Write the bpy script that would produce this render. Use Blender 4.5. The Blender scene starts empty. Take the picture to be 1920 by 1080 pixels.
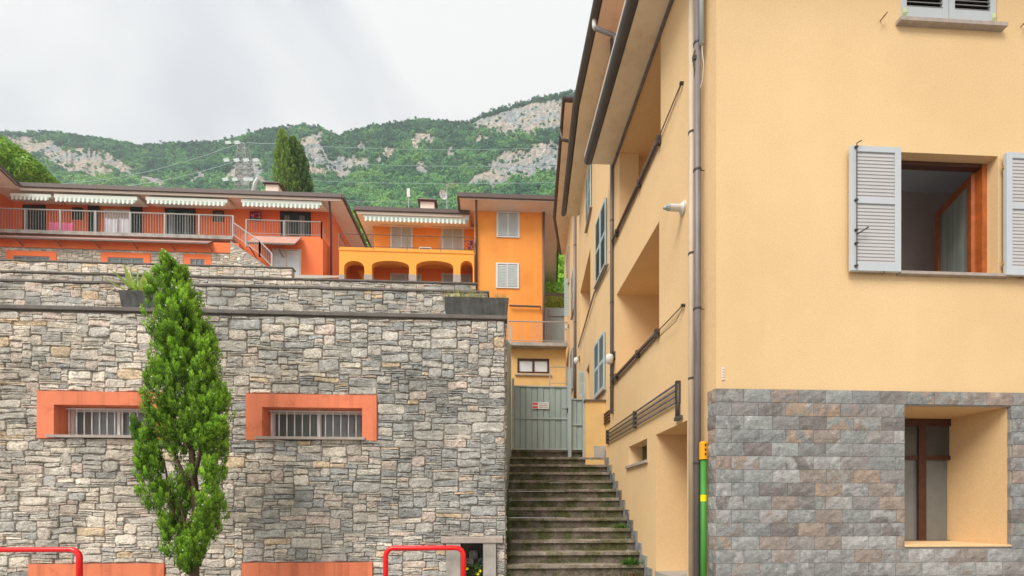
import bpy, math, random
import numpy as np
from mathutils import Vector, noise as mnoise
R = random.Random(7)
scn = bpy.context.scene
col = scn.collection
# ------------------------------------------------------------------ camera, world, sun
EYE = 1.6
TH = math.radians(2.79)
S, C = math.sin(TH), math.cos(TH)
F = 800.0            # focal length in pixels of the 1920 px wide picture
HZ = 958.0           # horizon row
cam = bpy.data.objects.new('camera', bpy.data.cameras.new('camera'))
col.objects.link(cam)
cam.location = (0, 0, EYE)
cam.rotation_euler = (math.radians(90), 0, -TH)
cam.data.sensor_width = 36
cam.data.lens = 36 * F / 1920
cam.data.shift_y = (HZ - 540) / 1920
cam.data.clip_end = 6000
cam.data.clip_start = 0.05
scn.camera = cam

scn.view_settings.view_transform = 'Standard'
scn.view_settings.look = 'None'
scn.view_settings.gamma = 1
scn.view_settings.use_curve_mapping = False
scn.view_settings.exposure = 1.38

SUN_EL, SUN_AZ = math.radians(48), math.radians(222)     # azimuth measured clockwise from +Y
w = bpy.data.worlds.new('World'); scn.world = w; w.use_nodes = True
nt = w.node_tree; nt.nodes.clear()
N = nt.nodes.new; L = nt.links.new
out = N('ShaderNodeOutputWorld'); bg = N('ShaderNodeBackground'); L(bg.outputs[0], out.inputs[0])
sky = N('ShaderNodeTexSky'); sky.sky_type = 'NISHITA'; sky.sun_disc = False
sky.sun_elevation = SUN_EL; sky.sun_rotation = SUN_AZ
tc = N('ShaderNodeTexCoord'); mp = N('ShaderNodeMapping'); L(tc.outputs['Generated'], mp.inputs[0])
mp.inputs['Scale'].default_value = (1.0, 1.0, 1.9); mp.inputs['Rotation'].default_value = (0.25, 0.75, 0.3)
mp.inputs['Location'].default_value = (0.35, 0.2, 0.1)
n1 = N('ShaderNodeTexNoise'); L(mp.outputs[0], n1.inputs['Vector'])
n1.inputs['Scale'].default_value = 2.6; n1.inputs['Detail'].default_value = 5; n1.inputs['Roughness'].default_value = .45
n1.inputs['Distortion'].default_value = .35
cr = N('ShaderNodeValToRGB'); L(n1.outputs[0], cr.inputs[0])
cr.color_ramp.elements[0].position = .37; cr.color_ramp.elements[0].color = (.305, .311, .330, 1)
cr.color_ramp.elements[1].position = .53; cr.color_ramp.elements[1].color = (.405, .403, .398, 1)
sc_ = N('ShaderNodeVectorMath'); sc_.operation = 'SCALE'; L(sky.outputs[0], sc_.inputs[0]); sc_.inputs['Scale'].default_value = .06
mx = N('ShaderNodeMixRGB'); mx.inputs[0].default_value = .96
L(sc_.outputs[0], mx.inputs[1]); L(cr.outputs[0], mx.inputs[2]); L(mx.outputs[0], bg.inputs[0])
bg.inputs[1].default_value = 1.0

sun = bpy.data.objects.new('sun', bpy.data.lights.new('sun', 'SUN')); col.objects.link(sun)
sun.data.energy = 1.4; sun.data.angle = math.radians(32); sun.data.color = (1, .965, .90)
sd = Vector((math.sin(SUN_AZ) * math.cos(SUN_EL), math.cos(SUN_AZ) * math.cos(SUN_EL), math.sin(SUN_EL)))
sun.rotation_euler = sd.to_track_quat('Z', 'Y').to_euler()

# ------------------------------------------------------------------ survey helpers: bearings of the photograph to places on walls
def ray(u):
    k = (u - 960) / F
    return (S + k * C, C - k * S)            # world xy per metre of depth
def onplane(u, v, p0, d):
    """point where the bearing u meets the vertical plane through p0=(x,y) along d=(dx,dy), at the height of row v"""
    rx, ry = ray(u)
    den = rx * d[1] - ry * d[0]
    D = (p0[0] * d[1] - p0[1] * d[0]) / den
    return Vector((rx * D, ry * D, EYE + (HZ - v) * D / F))
def P(u, v, Y): return onplane(u, v, (0, Y), (1, 0))
def Q(u, v, X): return onplane(u, v, (X, 0), (0, 1))
def fx(u, Y): return P(u, 0, Y).x
def gy(u, X): return Q(u, 0, X).y

# ------------------------------------------------------------------ materials
MATS = {}
def mat(name, color, rough=.85, var=.12, scale=3.0, bump=0.0, bscale=40.0, tint=False, spec=.3, metal=0.0, dirt=None, streak=None, transl=0, soft=None, tint2=False, fine=0, fscale=55, speck=None):
    m = bpy.data.materials.new(name); m.use_nodes = True
    t = m.node_tree; n = t.nodes; l = t.links
    b = n['Principled BSDF']
    b.inputs['Roughness'].default_value = rough
    b.inputs['Specular IOR Level'].default_value = spec
    b.inputs['Metallic'].default_value = metal
    geo = n.new('ShaderNodeNewGeometry')
    pos = geo.outputs['Position']
    def noise(sc, det=4, rg=.55, vec=None):
        x = n.new('ShaderNodeTexNoise'); x.inputs['Scale'].default_value = sc; x.inputs['Detail'].default_value = det
        x.inputs['Roughness'].default_value = rg; l.new(vec or pos, x.inputs['Vector']); return x.outputs[0]
    def ramp(src, p0, p1, c0, c1):
        r = n.new('ShaderNodeValToRGB'); l.new(src, r.inputs[0])
        r.color_ramp.elements[0].position = p0; r.color_ramp.elements[0].color = c0
        r.color_ramp.elements[1].position = p1; r.color_ramp.elements[1].color = c1; return r.outputs[0]
    def mul(a, bb, f=1.0):
        x = n.new('ShaderNodeMixRGB'); x.blend_type = 'MULTIPLY'; x.inputs[0].default_value = f
        l.new(a, x.inputs[1]); l.new(bb, x.inputs[2]); return x.outputs[0]
    if tint:
        a = n.new('ShaderNodeAttribute'); a.attribute_name = 'tint'; base = a.outputs['Color']
        if tint2:
            a2 = n.new('ShaderNodeAttribute'); a2.attribute_name = 'tint2'
            f = ramp(noise(7, 3, .6), .44, .56, (0, 0, 0, 1), (1, 1, 1, 1))
            x = n.new('ShaderNodeMixRGB'); l.new(f, x.inputs[0]); l.new(base, x.inputs[1]); l.new(a2.outputs['Color'], x.inputs[2]); base = x.outputs[0]
    else:
        a = n.new('ShaderNodeRGB'); a.outputs[0].default_value = (*color, 1); base = a.outputs[0]
    lo, hi = 1 - var, 1 + var
    base = mul(base, ramp(noise(scale, 6, .6), .3, .7, (lo, lo, lo, 1), (hi, hi, hi, 1)))
    if fine:
        lo, hi = 1 - fine, 1 + fine
        base = mul(base, ramp(noise(fscale, 3, .6), .35, .65, (lo, lo, lo, 1), (hi, hi, hi, 1)))
    if speck:                                    # lichen and dark crust
        base = mul(base, ramp(noise(speck[1], 5, .7), speck[2], speck[3], (*speck[0], 1), (1, 1, 1, 1)))
    if dirt:                                     # dirt = (colour, scale, low, high): patches with a shape of their own
        dc, ds, d0, d1 = dirt
        base = mul(base, ramp(noise(ds, 8, .65), d0, d1, (*dc, 1), (1, 1, 1, 1)))
    if streak:                                   # vertical rain marks
        mpn = n.new('ShaderNodeMapping'); l.new(pos, mpn.inputs[0]); mpn.inputs['Scale'].default_value = (streak[1], streak[1], streak[1] * .06)
        base = mul(base, ramp(noise(1, 6, .6, mpn.outputs[0]), streak[2], streak[3], (*streak[0], 1), (1, 1, 1, 1)))
    l.new(base, b.inputs['Base Color'])
    if bump:
        bn = n.new('ShaderNodeBump'); bn.inputs['Strength'].default_value = bump; bn.inputs['Distance'].default_value = .02
        l.new(noise(bscale, 8, .65), bn.inputs['Height']); l.new(bn.outputs[0], b.inputs['Normal'])
    if transl:
        tr = n.new('ShaderNodeBsdfTranslucent'); l.new(base, tr.inputs[0])
        ms = n.new('ShaderNodeMixShader'); ms.inputs[0].default_value = transl
        l.new(b.outputs[0], ms.inputs[1]); l.new(tr.outputs[0], ms.inputs[2]); l.new(ms.outputs[0], n['Material Output'].inputs[0])
    MATS[name] = m; return m
plaster = mat('plaster_yellow', (.80, .555, .295), fine=.055, var=.045, scale=.7, bump=.25, bscale=55, dirt=((.955, .93, .90), .45, .32, .62), streak=((.975, .97, .96), 1.1, .38, .6))
soffit_m = mat('soffit_board', (.84, .70, .52), var=.06, scale=1.5, dirt=((.86, .83, .79), 2.0, .34, .5))
soffit_far = mat('soffit_cream', (.82, .69, .59), var=.05)
brown_m = mat('brown_metal', (.075, .055, .048), rough=.45, var=.12, spec=.5)
gutter_m = mat('gutter_metal', (.085, .078, .076), rough=.42, var=.15, spec=.5)
pipe_d = mat('downpipe_brown', (.19, .16, .155), rough=.45, var=.10, spec=.5, streak=((.7, .68, .66), 8, .4, .5))
pipe_l = mat('downpipe_painted', (.60, .49, .36), rough=.6, var=.08, streak=((.8, .78, .76), 8, .4, .5))
conduit = mat('conduit_grey', (.42, .47, .44), rough=.5, var=.10)
green_p = mat('pipe_green', (.055, .25, .035), rough=.5, var=.12)
orange_cap = mat('cap_orange', (.85, .36, .01), rough=.45, var=.05)
yellow_s = mat('sticker_yellow', (.85, .72, .0), rough=.5, var=.03)
black_m = mat('slot_black', (.02, .018, .015), rough=.6, var=.05)
grey_wood = mat('shutter_grey', (.52, .55, .565), rough=.6, var=.03, spec=.3)
slat_m = mat('shutter_slat', (.49, .47, .46), rough=.65, var=.03)
teal_sh = mat('shutter_pale_teal', (.44, .53, .53), rough=.6, var=.05)
wood = mat('wood_frame', (.40, .10, .02), rough=.4, var=.25, scale=9, spec=.5)
wood_d = mat('wood_dark', (.075, .028, .018), rough=.45, var=.2, scale=9)
hardware = mat('iron_hardware', (.06, .05, .04), rough=.5, var=.2)
rusty = mat('rusty_iron', (.17, .08, .04), rough=.7, var=.3, scale=30)
sill_m = mat('sill_stone', (.42, .35, .30), rough=.8, var=.15, scale=12, bump=.2)
clad = mat('slate_block', (.3, .3, .3), rough=.8, fine=.14, fscale=60, var=.16, scale=14, bump=.75, bscale=26, tint=True, tint2=True, dirt=((1.35, 1.35, 1.38), 9, .30, .42))
mortar_l = mat('mortar_light', (.34, .31, .27), var=.15, bump=.3)
stone_m = mat('rubble_stone', (.4, .4, .4), rough=.9, var=.16, scale=9, fine=.22, fscale=38, speck=((.60, .59, .57), 17, .36, .48), bump=.8, bscale=28, tint=True,
              dirt=((.56, .57, .56), .95, .34, .56))
mortar_d = mat('mortar_dark', (.31, .275, .235), var=.35, scale=6, bump=.5, bscale=30)
cap_m = mat('coping_slate', (.155, .135, .12), rough=.8, var=.25, scale=5, bump=.5, bscale=25)
coral = mat('paint_coral', (.78, .225, .11), rough=.75, streak=((.80, .74, .72), 7, .36, .50), fine=.05, var=.07, scale=2.0, bump=.15, dirt=((.80, .72, .70), 3.5, .30, .46))
bar_m = mat('bar_white', (.82, .80, .77), rough=.5, var=.06)
glass_d = mat('glass_dark', (.055, .06, .062), rough=.12, var=.3, scale=2, spec=.6)
glass_g = mat('glass_grey', (.16, .17, .165), rough=.15, var=.2, scale=2, spec=.6)
glass_l = mat('glass_pale', (.78, .82, .84), rough=.15, var=.08, scale=2, spec=.6)
room_m = mat('room_wall', (.80, .70, .66), rough=.9, var=.08, scale=1.5)
ceil_m = mat('room_ceiling', (.62, .72, .80), rough=.9, var=.05)
curtain_m = mat('curtain', (.36, .40, .36), rough=.9, var=.12, scale=2, streak=((.72, .75, .72), 14, .4, .6))
red_p = mat('barrier_red', (.90, .006, .006), rough=.28, var=.03, spec=.6)
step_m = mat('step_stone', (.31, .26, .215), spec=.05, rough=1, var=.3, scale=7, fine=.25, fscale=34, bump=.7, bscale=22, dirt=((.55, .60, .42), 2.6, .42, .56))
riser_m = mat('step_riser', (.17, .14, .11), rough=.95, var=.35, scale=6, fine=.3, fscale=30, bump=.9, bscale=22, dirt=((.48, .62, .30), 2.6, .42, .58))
gate_m = mat('gate_grey_green', (.33, .385, .36), rough=.5, var=.07, scale=2, spec=.4, streak=((.80, .82, .80), 5, .38, .52))
gate_d = mat('gate_post', (.37, .42, .40), rough=.5, var=.08)
white_m = mat('white_enamel', (.72, .70, .66), rough=.4, var=.05)
signred = mat('sign_red', (.62, .10, .08), rough=.5, var=.05)
orange_w = mat('render_orange', (.92, .345, .07), streak=((.95, .92, .9), 1.4, .36, .56), fine=.03, var=.05, scale=.5, dirt=((.93, .88, .8), .5, .32, .5), bump=.1)
orange_y = mat('render_amber', (.94, .385, .065), var=.04, scale=.5, bump=.1)
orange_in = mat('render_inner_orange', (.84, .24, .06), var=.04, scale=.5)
red_w = mat('render_red', (.88, .205, .07), streak=((.95, .92, .9), 1.4, .36, .56), fine=.03, var=.05, scale=.5, bump=.1)
ochre_w = mat('render_ochre', (.76, .49, .20), var=.06, scale=.8, dirt=((.86, .84, .8), 1.2, .32, .5))
tile_m = mat('roof_tile', (.36, .15, .08), var=.3, scale=4)
fascia = mat('fascia_brown', (.125, .09, .08), rough=.5, var=.10)
cream_m = mat('cream_board', (.72, .60, .50), var=.05)
rail_g = mat('rail_grey', (.40, .38, .35), rough=.5, var=.06)
rail_b = mat('rail_brown', (.16, .11, .09), rough=.5, var=.08)
dark_sh = mat('shutter_dark_green', (.035, .065, .06), rough=.5, var=.12)
grey_sh = mat('window_grey', (.20, .23, .23), rough=.6, var=.1)
white_sh = mat('shutter_white', (.68, .69, .68), rough=.6, var=.04)
pale_sh = mat('shutter_pale_grey', (.50, .53, .51), rough=.6, var=.06)
fabric = mat('awning_fabric', (.8, .8, .75), rough=.9, var=.05, tint=True)
concrete = mat('concrete', (.40, .37, .33), var=.15, scale=3, bump=.3, dirt=((.7, .68, .65), 2.0, .35, .5))
planter_m = mat('planter_concrete', (.10, .098, .09), var=.3, scale=6, bump=.5, streak=((.72, .72, .72), 16, .38, .60))
greywall = mat('wall_pale_grey', (.33, .38, .37), var=.06)
leaf_m = mat('leaf', (.1, .2, .03), rough=.6, var=.2, scale=3, tint=True, transl=.25)
cone_m = mat('cypress_cone', (.72, .72, .60), rough=.7, var=.2)
bark = mat('bark', (.12, .075, .05), rough=.95, var=.35, scale=15, bump=.8, bscale=30)
asphalt = mat('paving', (.26, .245, .225), rough=.9, var=.15, scale=2, bump=.3, bscale=80)
soil = mat('soil', (.10, .085, .055), var=.3, scale=1.5)
gravel = mat('pale_gravel', (.38, .34, .28), var=.2, scale=4, bump=.4)
grass_m = mat('grass_ground', (.10, .19, .03), var=.35, scale=1.2, bump=.6, bscale=6)
far_soil = mat('forest_floor', (.05, .085, .03), var=.35, scale=.06)
tower_m = mat('galvanised', (.40, .43, .41), rough=.5, var=.08)
lampglass = mat('floodlight_panel', (.27, .33, .30), rough=.4, var=.1)
cable_w = mat('cable_pale', (.46, .56, .53), rough=.5, var=.02)
pink_m = mat('pink_cloth', (.80, .16, .30), var=.1)
cloth_w = mat('white_cloth', (.78, .74, .76), var=.05)
magenta = mat('magenta_flower', (.45, .02, .14), var=.3, scale=8)

def rock_material():
    m = bpy.data.materials.new('mountain_rock'); m.use_nodes = True
    t = m.node_tree; n = t.nodes; l = t.links; b = n['Principled BSDF']; b.inputs['Roughness'].default_value = .95
    geo = n.new('ShaderNodeNewGeometry'); at = n.new('ShaderNodeAttribute'); at.attribute_name = 'rock'
    mp = n.new('ShaderNodeMapping'); l.new(geo.outputs['Position'], mp.inputs[0]); mp.inputs['Scale'].default_value = (.30, .30, .055)
    x = n.new('ShaderNodeTexNoise'); x.inputs['Scale'].default_value = 1; x.inputs['Detail'].default_value = 9; x.inputs['Roughness'].default_value = .7; l.new(mp.outputs[0], x.inputs['Vector'])
    r = n.new('ShaderNodeValToRGB'); l.new(x.outputs[0], r.inputs[0])
    e = r.color_ramp.elements; e[0].position = .34; e[0].color = (.20, .205, .20, 1); e[1].position = .62; e[1].color = (.66, .60, .53, 1)
    q = e.new(.50); q.color = (.42, .41, .385, 1)
    y = n.new('ShaderNodeTexNoise'); y.inputs['Scale'].default_value = .035; y.inputs['Detail'].default_value = 4; l.new(geo.outputs['Position'], y.inputs['Vector'])
    r2 = n.new('ShaderNodeValToRGB'); l.new(y.outputs[0], r2.inputs[0])
    r2.color_ramp.elements[0].position = .40; r2.color_ramp.elements[0].color = (.80, .88, .92, 1); r2.color_ramp.elements[1].position = .58; r2.color_ramp.elements[1].color = (1.12, .98, .86, 1)
    mm = n.new('ShaderNodeMixRGB'); mm.blend_type = 'MULTIPLY'; mm.inputs[0].default_value = 1; l.new(r.outputs[0], mm.inputs[1]); l.new(r2.outputs[0], mm.inputs[2])
    mx = n.new('ShaderNodeMixRGB'); l.new(at.outputs['Fac'], mx.inputs[0]); mx.inputs[1].default_value = (.045, .09, .03, 1); l.new(mm.outputs[0], mx.inputs[2])
    l.new(mx.outputs[0], b.inputs['Base Color'])
    bn = n.new('ShaderNodeBump'); bn.inputs['Strength'].default_value = 1; bn.inputs['Distance'].default_value = 4; l.new(x.outputs[0], bn.inputs['Height']); l.new(bn.outputs[0], b.inputs['Normal'])
    return m
rock_m = rock_material()

# ------------------------------------------------------------------ mesh helpers
def origin_of(o):
    p = Vector((0, 0, 0))
    while o is not None: p = p + o.location; o = o.parent
    return p
class MB:
    def __init__(s): s.v = []; s.f = []; s.t = []; s.t2 = []; s.ct = None; s.ct2 = None
    def add(s, vs, fs):
        b = len(s.v); s.v += [tuple(x) for x in vs]; s.f += [tuple(i + b for i in f) for f in fs]
        if s.ct is not None: s.t += [s.ct] * len(vs)
        if s.ct2 is not None: s.t2 += [s.ct2] * len(vs)
    def quad(s, a, b, c, d): s.add([a, b, c, d], [(0, 1, 2, 3)])
    def poly(s, pts): s.add(pts, [tuple(range(len(pts)))])
    def box(s, x0, x1, y0, y1, z0, z1):
        s.add([(x0, y0, z0), (x1, y0, z0), (x1, y1, z0), (x0, y1, z0), (x0, y0, z1), (x1, y0, z1), (x1, y1, z1), (x0, y1, z1)],
              [(0, 3, 2, 1), (4, 5, 6, 7), (0, 1, 5, 4), (1, 2, 6, 5), (2, 3, 7, 6), (3, 0, 4, 7)])
    def obox(s, o, a, n, a0, a1, n0, n1, z0, z1):
        """box in a wall frame: a along the wall, n inward, z up"""
        o = Vector(o); a = Vector(a); n = Vector(n); vs = []
        for z in (z0, z1):
            for aa, nn in ((a0, n0), (a1, n0), (a1, n1), (a0, n1)):
                p = o + a * aa + n * nn; vs.append((p.x, p.y, z))
        s.add(vs, [(0, 3, 2, 1), (4, 5, 6, 7), (0, 1, 5, 4), (1, 2, 6, 5), (2, 3, 7, 6), (3, 0, 4, 7)])
    def prism(s, pts, off):
        """closed outline pts extruded by off"""
        off = Vector(off); n = len(pts); a = [Vector(p) for p in pts]; b = [p + off for p in a]
        s.add(a + b, [tuple(range(n))[::-1], tuple(range(n, 2 * n))] + [(i, (i + 1) % n, n + (i + 1) % n, n + i) for i in range(n)])
    def tube(s, pts, r, seg=8, cap=True):
        pts = [Vector(p) for p in pts]; rs = r if isinstance(r, (list, tuple)) else [r] * len(pts)
        vs = []; fs = []; pu = None
        for i, p in enumerate(pts):
            d = (pts[min(i + 1, len(pts) - 1)] - pts[max(i - 1, 0)]).normalized()
            if pu is None: pu = d.orthogonal().normalized()
            u = (pu - d * pu.dot(d)).normalized(); v = d.cross(u); pu = u
            for k in range(seg):
                an = 2 * math.pi * k / seg; vs.append(p + (u * math.cos(an) + v * math.sin(an)) * rs[i])
        for i in range(len(pts) - 1):
            for k in range(seg):
                a = i * seg + k; b = i * seg + (k + 1) % seg; fs.append((a, b, b + seg, a + seg))
        if cap: fs.append(tuple(range(seg))[::-1]); fs.append(tuple(range((len(pts) - 1) * seg, len(pts) * seg)))
        s.add(vs, fs)
    def build(s, name, m, parent=None, smooth=False, bevel=0, **props):
        o0 = origin_of(parent) if parent else Vector((0, 0, 0))
        me = bpy.data.meshes.new(name)
        me.from_pydata([(x - o0.x, y - o0.y, z - o0.z) for x, y, z in s.v], [], s.f)
        me.materials.append(m)
        if s.t:
            a = me.color_attributes.new('tint', 'FLOAT_COLOR', 'POINT'); a.data.foreach_set('color', np.array([(*c, 1) for c in s.t], dtype=np.float32).ravel())
        if s.t2:
            a = me.color_attributes.new('tint2', 'FLOAT_COLOR', 'POINT'); a.data.foreach_set('color', np.array([(*c, 1) for c in s.t2], dtype=np.float32).ravel())
        if smooth: me.polygons.foreach_set('use_smooth', [True] * len(me.polygons))
        me.update()
        o = bpy.data.objects.new(name, me); col.objects.link(o)
        if parent: o.parent = parent
        if bevel:
            bv = o.modifiers.new('b', 'BEVEL'); bv.width = bevel; bv.segments = 2; bv.limit_method = 'ANGLE'
        for k, x in props.items(): o[k] = x
        return o
def B(name, m, parent, *box, **kw):
    mb = MB(); mb.box(*box); return mb.build(name, m, parent, **kw)
def thing(name, label, cat, loc=(0, 0, 0), group=None):
    o = bpy.data.objects.new(name, None); col.objects.link(o); o.location = loc; o.empty_display_size = .1
    o['label'] = label; o['category'] = cat
    if group: o['group'] = group
    return o
def setp(o, label=None, cat=None, group=None, kind=None):
    for k, x in (('label', label), ('category', cat), ('group', group), ('kind', kind)):
        if x: o[k] = x
    return o
def wallsheet(mb, o, a, n, a0, a1, z0, z1, holes, thick=.25):
    """wall face with rectangular holes (a0,a1,z0,z1,depth) and their reveals"""
    o = Vector((*o[:2], 0)); a = Vector((*a[:2], 0)); n = Vector((*n[:2], 0))
    A = sorted({a0, a1} | {h[0] for h in holes} | {h[1] for h in holes}); Z = sorted({z0, z1} | {h[2] for h in holes} | {h[3] for h in holes})
    def pt(x, d, z): p = o + a * x + n * d; return (p.x, p.y, z)
    for i in range(len(A) - 1):
        for j in range(len(Z) - 1):
            ca, cz = (A[i] + A[i + 1]) / 2, (Z[j] + Z[j + 1]) / 2
            if any(h[0] < ca < h[1] and h[2] < cz < h[3] for h in holes): continue
            mb.quad(pt(A[i], 0, Z[j]), pt(A[i + 1], 0, Z[j]), pt(A[i + 1], 0, Z[j + 1]), pt(A[i], 0, Z[j + 1]))
    for h in holes:
        p0, p1, q0, q1, d = h
        mb.quad(pt(p0, 0, q0), pt(p1, 0, q0), pt(p1, d, q0), pt(p0, d, q0))
        mb.quad(pt(p0, 0, q1), pt(p0, d, q1), pt(p1, d, q1), pt(p1, 0, q1))
        mb.quad(pt(p0, 0, q0), pt(p0, d, q0), pt(p0, d, q1), pt(p0, 0, q1))
        mb.quad(pt(p1, 0, q0), pt(p1, 0, q1), pt(p1, d, q1), pt(p1, d, q0))

# ------------------------------------------------------------------ SETTING: ground, terraces, hills
g = MB(); g.quad((-1250, -110, 0), (1250, -110, 0), (1250, 60, 0), (-1250, 60, 0)); setp(g.build('ground', asphalt), kind='structure')
ROW = (HZ, 0)
Z_CAP1 = 4.86
Y1, Y2, Y3, Y4 = 7.2, 10.5, 14.0, 19.0
Z2 = P(460, 536, Y2).z; Z3 = P(460, 520, Y3).z; Z4 = P(300, 495, Y4).z
XE1 = fx(948, Y1); XE2 = fx(915, Y2); XE3 = fx(893, Y3); XE4 = fx(548, Y4)
tr = MB()
def slab(x0, x1, y0, y1, za, zb=None):
    zb = za if zb is None else zb
    tr.quad((x0, y0, za), (x1, y0, za), (x1, y1, zb), (x0, y1, zb))
slab(-60, XE1 - .02, Y1 + .25, Y2 + .15, 4.7); slab(-60, XE2 - .02, Y2 + .2, Y3 + .15, Z2 - .35); slab(-60, XE3 - .02, Y3 + .2, Y4 + .2, Z3 - .4, Z3 - .1)
slab(-60, XE4 - .02, Y4 + .2, 29, Z4 - .4, 17.3); slab(XE4 - .02, -3.2, Y4 + .1, 23, Z3 + .2, 12.6)
slab(-60, 60, 28, 46, 16, 20)
setp(tr.build('terrace_ground', gravel), kind='structure')

RIDGE = [(-1400, 300), (-600, 285), (-200, 262), (0, 250), (100, 250), (150, 253), (200, 262), (240, 270), (265, 277), (300, 269), (350, 269), (400, 268), (430, 263), (470, 251),
         (520, 242), (570, 237), (600, 239), (620, 251), (640, 256), (660, 247), (700, 237), (760, 229), (790, 224), (850, 231), (880, 228), (900, 218), (960, 199), (1000, 187),
         (1040, 179), (1075, 174), (1200, 150), (1500, 130), (2000, 160), (3200, 300)]
ROCKS = [  # exposed crags: outline corners as bearings (u) and rows (v), strength
    [(10, 256), (60, 256), (110, 270), (155, 300), (120, 310), (60, 296), (25, 290)],
    [(80, 284), (140, 278), (205, 286), (262, 322), (240, 336), (160, 334), (110, 322)],
    [(356, 350), (365, 322), (388, 318), (384, 352)], [(415, 345), (440, 305), (490, 300), (505, 345), (480, 352)],
    [(560, 262), (574, 247), (600, 249), (612, 280), (615, 335), (585, 338), (570, 300)],
    [(618, 300), (650, 290), (668, 338), (612, 336)], [(700, 312), (705, 285), (722, 290), (720, 314)],
    [(664, 275), (680, 262), (686, 280), (672, 284)], [(765, 284), (770, 258), (800, 246), (814, 258), (790, 284)], [(725, 290), (732, 270), (742, 276), (741, 292)],
    [(822, 300), (832, 280), (858, 276), (856, 296), (836, 304)], [(782, 330), (792, 306), (802, 312), (800, 332)],
    [(640, 300), (655, 292), (690, 300), (700, 320), (672, 322)], [(880, 262), (905, 256), (918, 270), (896, 274)], [(20, 320), (60, 318), (80, 330), (40, 338)], [(255, 335), (280, 330), (330, 342), (300, 350), (262, 348)],
    [(840, 232), (900, 220), (940, 209), (1000, 192), (1100, 180), (1100, 252), (1040, 246), (985, 260), (930, 254), (900, 246)],
    [(868, 350), (895, 328), (930, 300), (950, 286), (985, 283), (1000, 270), (1070, 262), (1080, 320), (1020, 332), (975, 342), (935, 352), (905, 356)]]
def inpoly(x, y, poly):
    r = False; j = len(poly) - 1
    for i in range(len(poly)):
        (xi, yi), (xj, yj) = poly[i], poly[j]
        if (yi > y) != (yj > y) and x < (xj - xi) * (y - yi) / (yj - yi) + xi: r = not r
        j = i
    return r
def rockness(u, v):
    du = 14 * mnoise.noise((u * .045, v * .045, 3.1)) + 11 * mnoise.noise((u * .13, v * .09, 7.7)); dv = 11 * mnoise.noise((u * .05, v * .05, 9.2)) + 12 * mnoise.noise((u * .17, v * .10, 1.2))
    return 1.0 if any(inpoly(u + du, v + dv, p) for p in ROCKS) else 0.0
RU = [p[0] for p in RIDGE]; RV = [p[1] for p in RIDGE]
def ridge_v(u): return float(np.interp(u, RU, RV))
def hill_pt(u, t):
    """t=0 foot of the hill, t=1 ridge"""
    vr = ridge_v(u) + 5; v = 600 + (vr - 600) * t
    D = float(np.interp(t, [0, .25, .45, .7, 1], [46, 130, 215, 320, 430]))
    rk = rockness(u, v)
    D += 12 * mnoise.noise((u * .012, t * 5, 0)) * min(1, t * 3) + (5 * mnoise.noise((u * .06, t * 6, 2)) - (9 * abs(mnoise.noise((u * .11, t * 14, 5))) if rk else 0)) * min(1, t * 2)
    rx, ry = ray(u)
    return Vector((rx * D, ry * D, EYE + (HZ - v) * D / F)), v, rk
us = sorted(set(list(np.arange(-900, -20, 40.0)) + list(np.arange(-20, 1100, 3.2)) + list(np.arange(1100, 2600, 45.0)))); ts = list(np.linspace(0, .4, 16)) + list(np.linspace(.41, 1, 110))
vs = []; rk_ = []
for u in us:
    for t in ts:
        p, v, rk = hill_pt(u, t); vs.append(tuple(p)); rk_.append(rk)
    p, v, rk = hill_pt(u, 1); rx, ry = ray(u); vs.append((p.x + rx * 200, p.y + ry * 200, p.z - 90)); rk_.append(0)
nc = len(ts) + 1
me = bpy.data.meshes.new('mountain')
me.from_pydata(vs, [], [(i * nc + j, (i + 1) * nc + j, (i + 1) * nc + j + 1, i * nc + j + 1) for i in range(len(us) - 1) for j in range(nc - 1)])
a = me.attributes.new('rock', 'FLOAT', 'POINT'); a.data.foreach_set('value', np.array(rk_, dtype=np.float32))
me.materials.append(rock_m); me.update()
hill = bpy.data.objects.new('mountain', me); col.objects.link(hill); setp(hill, kind='structure')

# the air: thin even haze round everything
hz = MB(); hz.box(-1300, 1300, -120, 800, -1.0, 560)
hm = bpy.data.materials.new('haze'); hm.use_nodes = True; hm.node_tree.nodes.clear()
ho = hm.node_tree.nodes.new('ShaderNodeOutputMaterial'); pv = hm.node_tree.nodes.new('ShaderNodeVolumePrincipled')
pv.inputs['Color'].default_value = (.90, .97, 1, 1); pv.inputs['Density'].default_value = .00042; pv.inputs['Anisotropy'].default_value = .2
hm.node_tree.links.new(pv.outputs[0], ho.inputs['Volume']); setp(hz.build('haze', hm), kind='stuff')
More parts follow.
